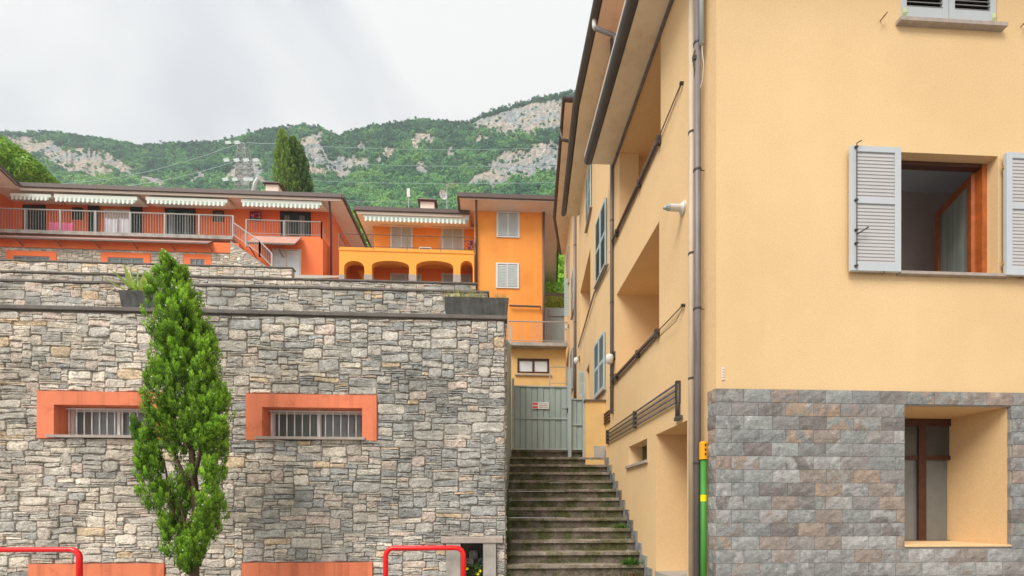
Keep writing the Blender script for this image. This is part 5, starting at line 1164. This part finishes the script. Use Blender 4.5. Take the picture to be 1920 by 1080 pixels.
def mast(label, u, v0, v1, Y, dish=None, yagi=0, panel=None):
    t = thing('roof_antenna', label, 'antenna', tuple(P(u, v1, Y))); mb = MB(); a, b = P(u, v1 + 14, Y), P(u, v0, Y); mb.tube([a, b], .03, 6); mb.build('pole', tower_m, t)
    if dish:
        c = P(dish[0], dish[1], Y); r = dish[2]; mb = MB(); vs_ = [(c.x, c.y + .12, c.z)]; n = 14
        for ring in (.5, 1):
            for k in range(n): an = 6.283 * k / n; vs_.append((c.x + r * .75 * ring * math.cos(an), c.y + .12 - .12 * ring * ring + .12 * ring * math.cos(an), c.z + r * ring * math.sin(an)))
        fs_ = [(0, 1 + k, 1 + (k + 1) % n) for k in range(n)] + [(1 + k, 1 + n + k, 1 + n + (k + 1) % n, 1 + (k + 1) % n) for k in range(n)]; mb.add(vs_, fs_); mb.build('dish', white_m, t, smooth=True)
        mb = MB(); mb.tube([(c.x, c.y, c.z - r), (c.x - .1, c.y - .35, c.z - .05)], .015, 5); mb.tube([(c.x, c.y + .1, c.z), (b.x, b.y, c.z)], .02, 5); mb.build('arm', tower_m, t)
    for k in range(yagi):
        p = P(u, v0 + 1 + k * 5, Y); mb = MB(); mb.tube([(p.x - .1, p.y, p.z), (p.x + .5, p.y, p.z + .12)], .016, 5)
        for q in range(6): mb.tube([(p.x + q * .1 - .05, p.y - .3, p.z + q * .02 - .12), (p.x + q * .1 - .05, p.y + .3, p.z + q * .02 + .12)], .009, 4)
        mb.build('aerial', tower_m, t)
    if panel: c = P(*panel, Y); B('panel', white_m, t, c.x - .1, c.x + .1, c.y - .05, c.y, c.z - .28, c.z + .28)
mast('satellite dish and aerial on a pole right of the chimney', 838, 346, 392, 27, dish=(831, 365, .30), yagi=2)
mast('thin mast with a white panel antenna left of the chimney', 766, 358, 392, 29, panel=(766, 362))

# ------------------------------------------------------------------ RED HOUSE
rh = thing('red_house', 'long coral red house with balcony railing, striped awnings and dark shutters', 'house', (-15, 30, 18))
YR = 30.0; YRE = 28.7
rx1 = fx(622, YR); rx0 = fx(14, YR); zr = P(640, 371, YRE).z
zf = P(300, 442, 28.6).z                     # balcony floor level
mb = MB(); mb.box(rx0 - 1, rx1, YR, YR + 9, 16, zr + .2); mb.build('wall', red_w, rh)
# left wing coming forward
wx = fx(21, 29.9); mb = MB(); mb.box(wx - 12, wx, 25.5, 31, 16, zr + .3); mb.build('wing_wall', red_w, rh)
# eave
eL = fx(38, YRE); eR = fx(641, YRE); mb = MB(); mb.box(eL - 4, eR, YRE, 39.5, zr - .06, zr - .02); mb.build('eave', soffit_far, rh)
B('eave_board', cream_m, rh, eL, eR - .05, YRE - .02, YRE + .02, zr - .22, zr - .07)
mb = MB(); mb.box(eL, eR + .02, YRE - .14, YRE + .06, zr - .06, zr + .19); mb.box(eR + .021, eR + .15, YRE - .1, 39.5, zr - .06, zr + .17); mb.build('gutter', fascia, rh)
mb = MB(); mb.add([(eL - 4, YRE, zr + .22), (eR, YRE, zr + .22), (eR - 4, 34, zr + .9), (eL - 4, 34, zr + .9), (eR, 39.5, zr + .22)], [(0, 1, 2, 3), (1, 4, 2)]); mb.build('roof', tile_m, rh)
wl0 = Vector((eL, YRE, zr)); d2 = Vector((fx(-60, 25) - eL, 25 - YRE, 0))
mb = MB(); mb.poly([(eL, YRE, zr - .02), (eL + d2.x, YRE + d2.y, zr - .02), (eL + d2.x - 6, YRE + d2.y, zr - .02), (eL - 6, YRE, zr - .02)]); mb.build('wing_eave', soffit_far, rh)
mb = MB(); mb.prism([(eL, YRE - .14, zr - .06), (eL, YRE - .14, zr + .22), (eL - .12, YRE - .1, zr + .22), (eL - .12, YRE - .1, zr - .06)], d2); mb.build('gutter', fascia, rh)
mb = MB(); mb.tube([(fx(617, YRE + .1), YRE + .1, zr - .06), (fx(621, YR - .1), YR - .1, zr - .9), (fx(621, YR - .1), YR - .1, 16.5)], .07, 8); mb.build('downpipe', fascia, rh, smooth=True)
# openings on the balcony level
def dark_win(u0, u1, v0, v1, leaves=0, m=dark_sh, fm=wood_d, name='window'):
    x0, x1 = fx(u0, YR), fx(u1, YR); z1_, z0_ = P((u0 + u1) / 2, v0, YR).z, P((u0 + u1) / 2, v1, YR).z
    o = B(name, m, rh, x0, x1, YR - .03, YR - .002, z0_, z1_); mb = MB(); t = .07
    mb.box(x0 - .0, x1, YR - .06, YR - .031, z1_ - t, z1_); mb.box(x0, x0 + t, YR - .06, YR - .031, z0_, z1_ - t); mb.box(x1 - t, x1, YR - .06, YR - .031, z0_, z1_ - t); mb.build('frame', fm, o)
    for k in range(leaves):
        a = x0 + (x1 - x0) * (k + .5) / (leaves); mb = MB(); mb.box(a - .22, a - .02, YR - .08, YR - .06, z0_, z1_ - t - .2); mb.box(a + .02, a + .12, YR - .08, YR - .06, z0_, z1_ - t - .2); mb.build('leaf', grey_sh, o)
    return o
dark_win(44, 86, 385, 446); dark_win(136, 156, 390, 412); dark_win(166, 187, 387, 446); dark_win(245, 267, 388, 446); dark_win(310, 367, 392, 446, 2); dark_win(400, 420, 396, 416, m=glass_g); dark_win(469, 490, 398, 415, m=glass_g); dark_win(526, 583, 398, 446, 2)
mb = MB(); mb.box(fx(195, YR), fx(245, YR), YR - .02, YR - .001, zf, P(220, 393, YR).z); mb.build('recess', room_m, rh)
# small flowers in the window box
q = MB(); rnd = random.Random(2)
for k in range(60): c = Vector((fx(rnd.uniform(471, 488), YR - .2), YR - .2 + rnd.uniform(-.1, .05), P(480, 413, YR).z + rnd.random() * .3)); leafblade(q, c, (rnd.uniform(-1, 1), -.5, rnd.uniform(-.3, 1)), .15, .07, .5, rnd.choice([(.5, .02, .14), (.4, .01, .1), (.6, .5, .5)]), 3)
setp(q.build('window_flowers', leaf_m), 'magenta flowers on the small window sill of the red house', 'plant')
# balcony slab, canopy strip, lower walls
YBa = 28.6; bx1 = fx(440, YBa); B('balcony_slab', concrete, rh, rx0 - 8, bx1, YBa - .22, YR - .002, zf - .22, zf)
railing(rh, [(rx0 - 6, YBa + .02, zf), (fx(437, YBa), YBa + .02, zf)], P(200, 404, YBa).z - zf + .25, 6, rail_g, .028, 2.05)
zf2 = P(560, 446, 29.2).z; yb2 = 29.0
railing(rh, [(fx(462, yb2), yb2, zf2), (fx(603, yb2), yb2, zf2), (fx(621, yb2 + 3), yb2 + 3, zf2)], P(560, 415, yb2).z - zf2, 6, rail_g, .022, 2.6)
B('lower_wall', red_w, rh, fx(452, yb2), fx(605, yb2), yb2 + .02, YR - .004, 14, zf2)
# glazed canopies
def canopy(u0, u1, v, label, nrib, drop, Yc=28.5, dz=.35, fw=1.1):
    x0, x1 = fx(u0, Yc), fx(u1, Yc); z = P((u0 + u1) / 2, v, Yc).z; t = thing('canopy', label, 'canopy', (x0, Yc, z)); mb = MB(); mb.box(x0, x1, Yc - .03, Yc + .03, z - .04, z + .04); mb.build('front_beam', rail_b, t)
    mb = MB(); mb.add([(x0, Yc, z + .02), (x1, Yc, z + .02), (x1, Yc - fw, z - dz), (x0, Yc - fw, z - dz)], [(0, 1, 2, 3)]); mb.build('sheet', mat('canopy_sheet_%d' % u0, (.62, .34, .27), rough=.4), t)
    for k in range(nrib + 1):
        x = x0 + (x1 - x0) * k / nrib; mb = MB(); mb.tube([(x, Yc, z - .01), (x, Yc - fw, z - dz - .03)], .025, 5)
        if k % 3 == 0: mb.tube([(x, Yc - fw, z - dz - .03), (x, Yc - fw * .5, z - dz - .15), (x, Yc + .2, z - dz - .35)], .035, 5)
        mb.build('rib', rail_b, t)
    mb = MB(); mb.box(x0, x1, Yc - fw - .04, Yc - fw + .02, z - dz - .10, z - dz); mb.build('edge_beam', rail_b, t)
canopy(-30, 398, 447, 'long narrow brown canopy under the balcony of the red house', 18, 0, 28.35, .34, .45)
canopy(478, 565, 444, 'short glazed brown canopy above the glass door of the red house', 5, 0, 28.9, 1.0, .95)
# stone base with coral band below the balcony
yS_ = 28.4; zs1 = P(200, 468, yS_).z; sx1 = fx(449, yS_)
B('band', red_w, rh, rx0 - 8, sx1, yS_ - .03, yS_ + .5, zs1, P(200, 449, yS_).z)
sb = thing('base_storey_wall', 'rubble stone base storey of the red house with small framed windows', 'wall', (-20, yS_, 16))
B('mortar', mortar_d, sb, rx0 - 8, sx1, yS_ + .015, YR + 1, 12.5, zs1 - .002)
wins = [(13, 107), (190, 283), (345, 397)]
hl = []
for (a, b) in wins: r2 = (fx(a, yS_), fx(b, yS_), P(a, 505, yS_).z, P((a + b) / 2, 471 + (a * .018), yS_).z); hl.append(r2)
masonry(sb, rx0 - 2, sx1, P(200, 512, yS_).z, zs1 - .01, hl, lambda x, z, d: (x, yS_ + d, z), lambda x, z: .15, 0, 44, ux=.04, uz=.11, wmin=5, wmax=18, hs=(1, 1, 2, 2), depth=.04, amp=.04, gap=.008)
for r2 in hl:
    mb = MB(); t = .42; mb.box(r2[0], r2[1], yS_ - .05, yS_ + .2, r2[3] - .32, r2[3]); mb.box(r2[0], r2[0] + t, yS_ - .05, yS_ + .2, r2[2], r2[3] - .32); mb.box(r2[1] - t, r2[1], yS_ - .05, yS_ + .2, r2[2], r2[3] - .32); mb.build('window_surround', red_w, sb)
    wn = B('window', glass_g, sb, r2[0] + t, r2[1] - t, yS_ + .0, yS_ + .02, r2[2], r2[3] - .32); n = 3; w_ = (r2[1] - r2[0] - 2 * t) / n; mb = MB()
    for k in range(n + 1): x = r2[0] + t + k * w_; mb.box(x - .06, x + .06, yS_ - .03, yS_ - .001, r2[2], r2[3] - .33)
    mb.box(r2[0] + t, r2[1] - t, yS_ - .025, yS_ - .002, r2[3] - .40, r2[3] - .33); mb.build('window_frame', grey_sh, wn)
# sloping stone stair wing with railing
sp = thing('stair_wing_wall', 'sloping stone wall beside the outside steps of the red house', 'wall', (sx1, yS_, 16))
q0, q1 = P(428, 450, 28.0), P(505, 500, 26.5); zlow = P(505, 506, 26.5).z
mb = MB(); mb.prism([(fx(300, 28.2), 28.2, q0.z + .1), (q0.x, 28.2, q0.z + .1), (q1.x, 27, q1.z + .0), (q1.x, 27, 12.5), (fx(300, 28.2), 28.2, 12.5)], (0, .25, 0))
nslope = (q1 - Vector((q0.x, 28.2, q0.z)))
rnd = random.Random(50)
mb2 = MB(); mb2.poly([(fx(432, 28.15), 28.15, q0.z + .05), (q1.x, 26.9, q1.z), (q1.x, 26.9, 12.5), (fx(432, 28.15), 28.15, 12.5)]); mb2.build('mortar', mortar_d, sp)
A0 = Vector((fx(432, 28.15), 28.15, 0)); A1 = Vector((q1.x, 26.9, 0)); dd = (A1 - A0); LL = dd.length; dd.normalize(); nn = Vector((dd.y, -dd.x, 0))
if nn.y > 0: nn = -nn
masonry(sp, 0, LL, 15.5, q0.z + .1, [], lambda x, z, d: tuple(A0 + dd * x - nn * d + Vector((0, 0, z))), lambda x, z: .3, 0, 46, ux=.04, uz=.11, wmin=5, wmax=16, hs=(1, 1, 2), depth=.04, amp=.03, gap=.008,
        keep=lambda r: r[3] < q0.z + .05 + (q1.z - q0.z) * (r[1] / LL))
r0, r1, r2_ = P(437, 442, 28.3), P(487, 478, 27), P(510, 502, 26.5)
so = thing('stair_railing', 'sloping metal railing down the outside steps of the red house', 'railing', tuple(r0)); railing(so, [r0, r1, r2_], .85, 5, rail_g, .026, 1.9)
# glazed door
gd = win2(rh, 511, 565, 468, 540, yb2, mframe=cream_m, mleaf=glass_l, name='glass_door', leaves=2)
# awnings of the red house
for (a, b, c, d_, lab, n) in ((22, 92, 363, 375, 'short striped awning at the left end of the red house', 9), (104, 254, 366, 380, 'long striped awning over the washing on the red house balcony', 18),
                              (276, 423, 371, 384, 'striped awning over the pair of dark doors, middle of the red house', 18), (455, 600, 375, 389, 'striped awning at the right end of the red house', 18)):
    awning(a, b, c, d_, 28.78, lab, n, AG)
# washing and table on the balcony
for (a, b, m, lab, v0) in ((199, 221, cloth_w, 'white sheet hanging on the balcony beside the dark shutter', 409), (225, 246, cloth_w, 'second white sheet hanging on the balcony, right of the first', 409), (93, 138, pink_m, 'pink cloth draped on the balcony of the red house', 416)):
    x0, x1 = fx(a, 29.2), fx(b, 29.2); z1_ = P(a, v0, 29.2).z; mb = MB(); n = 16; vs_ = []
    for k in range(n + 1):
        t = k / n; y = 29.2 + .05 * math.sin(t * 19 + a); vs_ += [(x0 + (x1 - x0) * t, y, z1_ - .05 * math.sin(t * 3.14)), (x0 + (x1 - x0) * t, y + .04 * math.sin(t * 11), zf + .1)]
    mb.add(vs_, [(2 * k, 2 * k + 2, 2 * k + 3, 2 * k + 1) for k in range(n)]); mb.add([(x, y + .012, z) for x, y, z in vs_], [(2 * k + 1, 2 * k + 3, 2 * k + 2, 2 * k) for k in range(n)]); setp(mb.build('hanging_cloth', m), lab, 'cloth')
chimney(498, 522, 338, 362, 30.2, rh)
q = MB(); c = P(188, 352, 30); q.tube([(c.x, c.y, c.z - .3), (c.x, c.y, c.z + .1), (c.x, c.y, c.z + .2)], [.14, .14, .06], 10); q.build('vent_pipe', tile_m, rh)

# ------------------------------------------------------------------ ochre outbuilding behind the gate, balcony above it
ob = thing('ochre_outbuilding', 'small ochre building with brown window behind the gate', 'building', (.9, 20, 3))
YO = 20.0; ox0, ox1 = fx(951, YO), fx(1061, YO); zo = P(1000, 655, YO).z
wr = (fx(970, YO), fx(1030, YO), P(1000, 700, YO).z, P(1000, 672, YO).z)
mb = MB(); wallsheet(mb, (0, YO), (1, 0), (0, 1), ox0, ox1, 3, zo, [(*wr, .15)]); mb.build('wall', ochre_w, ob)
mb = MB(); t = .09; mb.box(wr[0], wr[1], YO + .02, YO + .12, wr[3] - t, wr[3] - .001); mb.box(wr[0], wr[1], YO + .02, YO + .12, wr[2] + .001, wr[2] + t); xm = (wr[0] + wr[1]) / 2
for x in (wr[0] + .045, xm, wr[1] - .046): mb.box(x - .045, x + .045, YO + .021, YO + .12, wr[2] + t, wr[3] - t)
fr = mb.build('window', wood_d, ob); B('pane', glass_l, fr, wr[0] + .05, wr[1] - .05, YO + .08, YO + .1, wr[2] + .05, wr[3] - .05)
B('sill', sill_m, ob, wr[0] - .1, wr[1] + .1, YO - .08, YO + .1, wr[2] - .12, wr[2] - .05)
B('balcony_slab', concrete, ob, ox0, ox1, YO - .45, YO + 5, zo, zo + .16)
railing(ob, [(ox0, YO - .4, zo + .16), (ox1, YO - .4, zo + .16)], P(1000, 611, YO).z - zo - .14, 9, rail_g, .018, 1.2)
mb = MB(); rp = thing('stair_rail', 'thin grey railing behind the gate in front of the ochre building', 'railing', (1.8, 17, 3)); yq = 17.5
railing(rp, [(fx(1031, yq), yq, P(1031, 722, yq).z), (fx(1063, yq), yq, P(1063, 722, yq).z)], P(1040, 688, yq).z - P(1040, 722, yq).z, 5, rail_g, .014, .9)
gw = thing('grey_wall', 'pale grey rendered wall below the clipped hedge, far end of the alley', 'wall', (2.9, 25, 8)); B('wall', greywall, gw, fx(1018, 26) + .0, fx(1075, 26), 26, 26.3, 8, P(1040, 577, 26).z)
mb = MB(); x0, x1 = fx(1029, 25.9), fx(1060, 25.9); 
for (a, b) in (((1030, 578), (1030, 592)), ((1030, 592), (1058, 592))): mb.tube([P(*a, 25.95), P(*b, 25.95)], .03, 5)
mb.build('wall_pipe', rail_g, gw)
# hedge + slope + near bushes
def leafmass(name, label, cat, boxes, n, leaf, cols_, seed, m=leaf_m, shape='box', kind='stuff', parent=None):
    r = random.Random(seed); mb = MB(); 
    for _ in range(n):
        b = r.choice(boxes); c = Vector(b[:3]); s_ = Vector(b[3:6]); d = Vector((r.gauss(0, 1), r.gauss(0, 1), r.gauss(0, 1))).normalized()
        if shape == 'box': f = r.choice([0, 1, 2]); q = Vector([r.uniform(-1, 1) for _ in range(3)]); q[f] = r.choice([-1, 1]) * r.uniform(.8, 1.05); p = Vector((c.x + q.x * s_.x, c.y + q.y * s_.y, c.z + q.z * s_.z))
        else: rr3 = r.uniform(.72, 1.06); p = Vector((c.x + d.x * s_.x * rr3, c.y + d.y * s_.y * rr3, c.z + d.z * s_.z * rr3))
        t = d.orthogonal().normalized(); t = (t + Vector((r.gauss(0, .6), r.gauss(0, .6), r.gauss(0, .6)))).normalized(); bb = d.cross(t); l_ = leaf * r.uniform(.6, 1.4); k = r.uniform(.7, 1.3); cc = r.choice(cols_); mb.ct = (cc[0] * k, cc[1] * k, cc[2] * k)
        mb.add([p - t * l_, p - bb * l_ * .6, p + t * l_, p + bb * l_ * .6], [(0, 1, 2, 3)])
    o = mb.build(name, m, parent)
    if label: setp(o, label, cat, kind=kind)
    return o
pz = P(1040, 567, 26.6); leafmass('hedge', 'clipped yellow-green hedge above the grey wall', 'hedge', [(pz.x, 27, pz.z, 1.4, .45, .38)], 5000, .045, [(.42, .50, .05), (.28, .42, .04), (.55, .52, .07)], 1, kind=None)
gs = MB(); a, b = P(990, 560, 30), P(1090, 560, 30); c_, d_ = P(1120, 440, 44), P(960, 440, 44); gs.quad((a.x, a.y, a.z - 1), (b.x, b.y, b.z - 1), c_, d_); setp(gs.build('grass_slope', grass_m), kind='structure')
r = random.Random(9); bxs = []
for _ in range(40):
    t = r.random(); u = r.uniform(1000, 1085); y = 30 + 13 * t; v = 556 - 112 * t; p = P(u, v, y); bxs.append((p.x, p.y, p.z, .8, .7, .55))
leafmass('undergrowth', 'bright green undergrowth on the slope at the end of the alley', 'undergrowth', bxs, 26000, .10, [(.28, .55, .05), (.20, .45, .05), (.36, .62, .07)], 4, shape='ball')
# bush between the houses
p = P(683, 452, 36); leafmass('bush', 'bright green bush between the red and the orange house', 'bush', [(p.x + dx, p.y + dy, p.z + dz, .9, .9, 1.2) for dx, dy, dz in ((0, 0, 0), (.5, .3, 1), (-.6, .4, .4), (.2, 0, -1.2), (-.3, .2, 1.6), (.6, 0, -.6))], 9000, .10, [(.28, .52, .05), (.20, .42, .05), (.36, .60, .08)], 5, shape='ball', kind=None)
# leafy tree at the left edge
lt = thing('leafy_tree', 'bright green broadleaf tree behind the left end of the red house roof', 'tree', tuple(P(0, 420, 42)))
bl = [(0, 275), (22, 290), (42, 300), (60, 318), (75, 332), (20, 320), (45, 332), (-15, 300), (-30, 280), (0, 335), (-45, 320), (88, 345), (-20, 262), (62, 342), (8, 300)]
r = random.Random(10); bb_ = []
for (u, v) in bl: p = P(u, v, 42 + r.uniform(-1, 1.5)); bb_.append((p.x, p.y, p.z, r.uniform(.9, 1.4), 1.2, r.uniform(.7, 1.0)))
leafmass('crown', None, None, bb_, 26000, .12, [(.27, .50, .045), (.20, .42, .045), (.38, .58, .08), (.14, .30, .03)], 6, shape='ball', parent=lt)
mb = MB(); p = P(0, 420, 42); mb.tube([(p.x, p.y, p.z - 4), (p.x, p.y, p.z + 2), (p.x - .5, p.y, p.z + 5)], [.3, .22, .1], 8); mb.build('trunk', bark, lt, smooth=True)
# two dark cypresses behind the roof
def far_cypress(label, uc, pr, Y, seed, cols_):
    vb = pr[-1][0]; base = P(uc, vb + 30, Y); t = thing('cypress_tree', label, 'tree', tuple(base)); r = random.Random(seed); mb = MB()
    for _ in range(700):
        v = r.uniform(pr[0][0] + 2, vb); l_ = np.interp(v, [q[0] for q in pr], [q[1] for q in pr]); r_ = np.interp(v, [q[0] for q in pr], [q[2] for q in pr]); an = r.uniform(0, 6.28); hw = (r_ - l_) / 2; rad = r.uniform(.3, 1)
        p = P((l_ + r_) / 2 + math.cos(an) * hw * rad * .9, v + 6, Y); p.y += math.sin(an) * hw * Y / F * rad
        k = r.uniform(.8, 1.25); plume(mb, r, p, (math.cos(an) * .2, math.sin(an) * .2, 1), r.uniform(.4, .75), r.uniform(.09, .16), 42, [tuple(x * k for x in c) for c in cols_], .13)
    mb.build('crown', leaf_m, t); mb = MB(); mb.tube([base - Vector((0, 0, 4)), base + Vector((0, 0, 4))], [.25, .12], 8); mb.build('trunk', bark, t, smooth=True)
far_cypress('taller pointed light green cypress behind the red house roof, next to the chimney', 535, [(247, 527, 531), (262, 522, 539), (300, 515, 549), (340, 513, 558), (360, 515, 572)], 46, 1, [(.12, .22, .05), (.20, .33, .07), (.30, .44, .09)])
far_cypress('broader darker cypress right of the pointed one behind the red roof', 566, [(262, 546, 550), (276, 543, 566), (300, 543, 577), (340, 545, 583), (360, 546, 590)], 47, 2, [(.05, .11, .03), (.10, .19, .045), (.17, .28, .065)])
# ------------------------------------------------------------------ floodlight mast and overhead wires
fm = thing('floodlight_mast', 'lattice steel mast carrying white floodlight panels behind the red roof', 'mast', tuple(P(457, 365, 60)))
YM = 60; legs = [(437, 446, 0), (470, 458, 0), (440, 450, 1.6), (478, 461, 1.6)]
mb = MB(); tops = []; bots = []
for (ub, ut, dy) in legs: b_, t_ = P(ub, 385, YM), P(ut, 268, YM); b_.y += dy; t_.y += dy * .5; mb.tube([b_, t_], .06, 5); tops.append(t_); bots.append(b_)
mb.build('leg', tower_m, fm); mb = MB()
for k in range(12):
    f0, f1 = k / 12, (k + 1) / 12
    for i, j in ((0, 1), (1, 3), (3, 2), (2, 0)):
        a = bots[i].lerp(tops[i], f0); b_ = bots[j].lerp(tops[j], f1); mb.tube([a, b_], .035, 4); a2 = bots[j].lerp(tops[j], f0); b2 = bots[i].lerp(tops[i], f1); mb.tube([a2, b2], .035, 4); mb.tube([b_, b2], .035, 4)
mb.build('lattice', tower_m, fm, kind='stuff')
for row in ((268, 428, 445), (301, 425, 444, 462, 480), (337, 423, 441, 462, 470)):
    v = row[0]
    for k, u in enumerate(row[1:]):
        p = P(u, v, YM - 1); mb = MB(); mb.prism([(p.x - .50, p.y, p.z + .22), (p.x + .22, p.y, p.z + .34), (p.x + .50, p.y - .15, p.z - .20), (p.x - .20, p.y - .15, p.z - .34)], (0, .12, .05)); mb.build('floodlight', lampglass, fm)
    a, b = P(row[1], v + 2, YM - .5), P(row[-1], v + 2, YM - .5); mb = MB(); mb.tube([a, b], .05, 5); mb.build('crossbar', tower_m, fm)
mb = MB(); a = P(477, 358, YM - 2)
mb.tube([P(474, 362, YM), P(478, 345, YM), P(484, 335, YM)], .25, 6); mb.build('shroud', white_m, fm)
def wire(label, a, b, sag, Y0, Y1_):
    p0, p1 = P(*a, Y0), P(*b, Y1_); mb = MB(); pts_ = []
    for k in range(25): t = k / 24; p = p0.lerp(p1, t); p.z -= sag * 4 * t * (1 - t); pts_.append(p)
    mb.tube(pts_, .030, 4); setp(mb.build('overhead_wire', cable_w), label, 'wire', 'overhead wires across the hillside')
wire('highest overhead wire right of the twin cypresses', (590, 274), (1060, 276), .5, 70, 75)
wire('second highest overhead wire right of the twin cypresses', (585, 304), (1060, 308), .5, 70, 75)
wire('overhead wire crossing the hill just above the satellite dish', (588, 339), (1060, 341), .4, 70, 75)
wire('lowest overhead wire, just above the orange house chimney', (640, 376), (870, 378), .2, 70, 72)
wire('overhead wire from the mast top to the twin cypresses', (462, 267), (520, 269), .1, 62, 62)
wire('upper sloping overhead wire running from the left up to the mast', (100, 345), (440, 272), 1.2, 75, 62)
wire('lower sloping overhead wire running from the left up to the mast', (100, 352), (440, 303), 1.4, 75, 62)
bpy.context.view_layer.update()
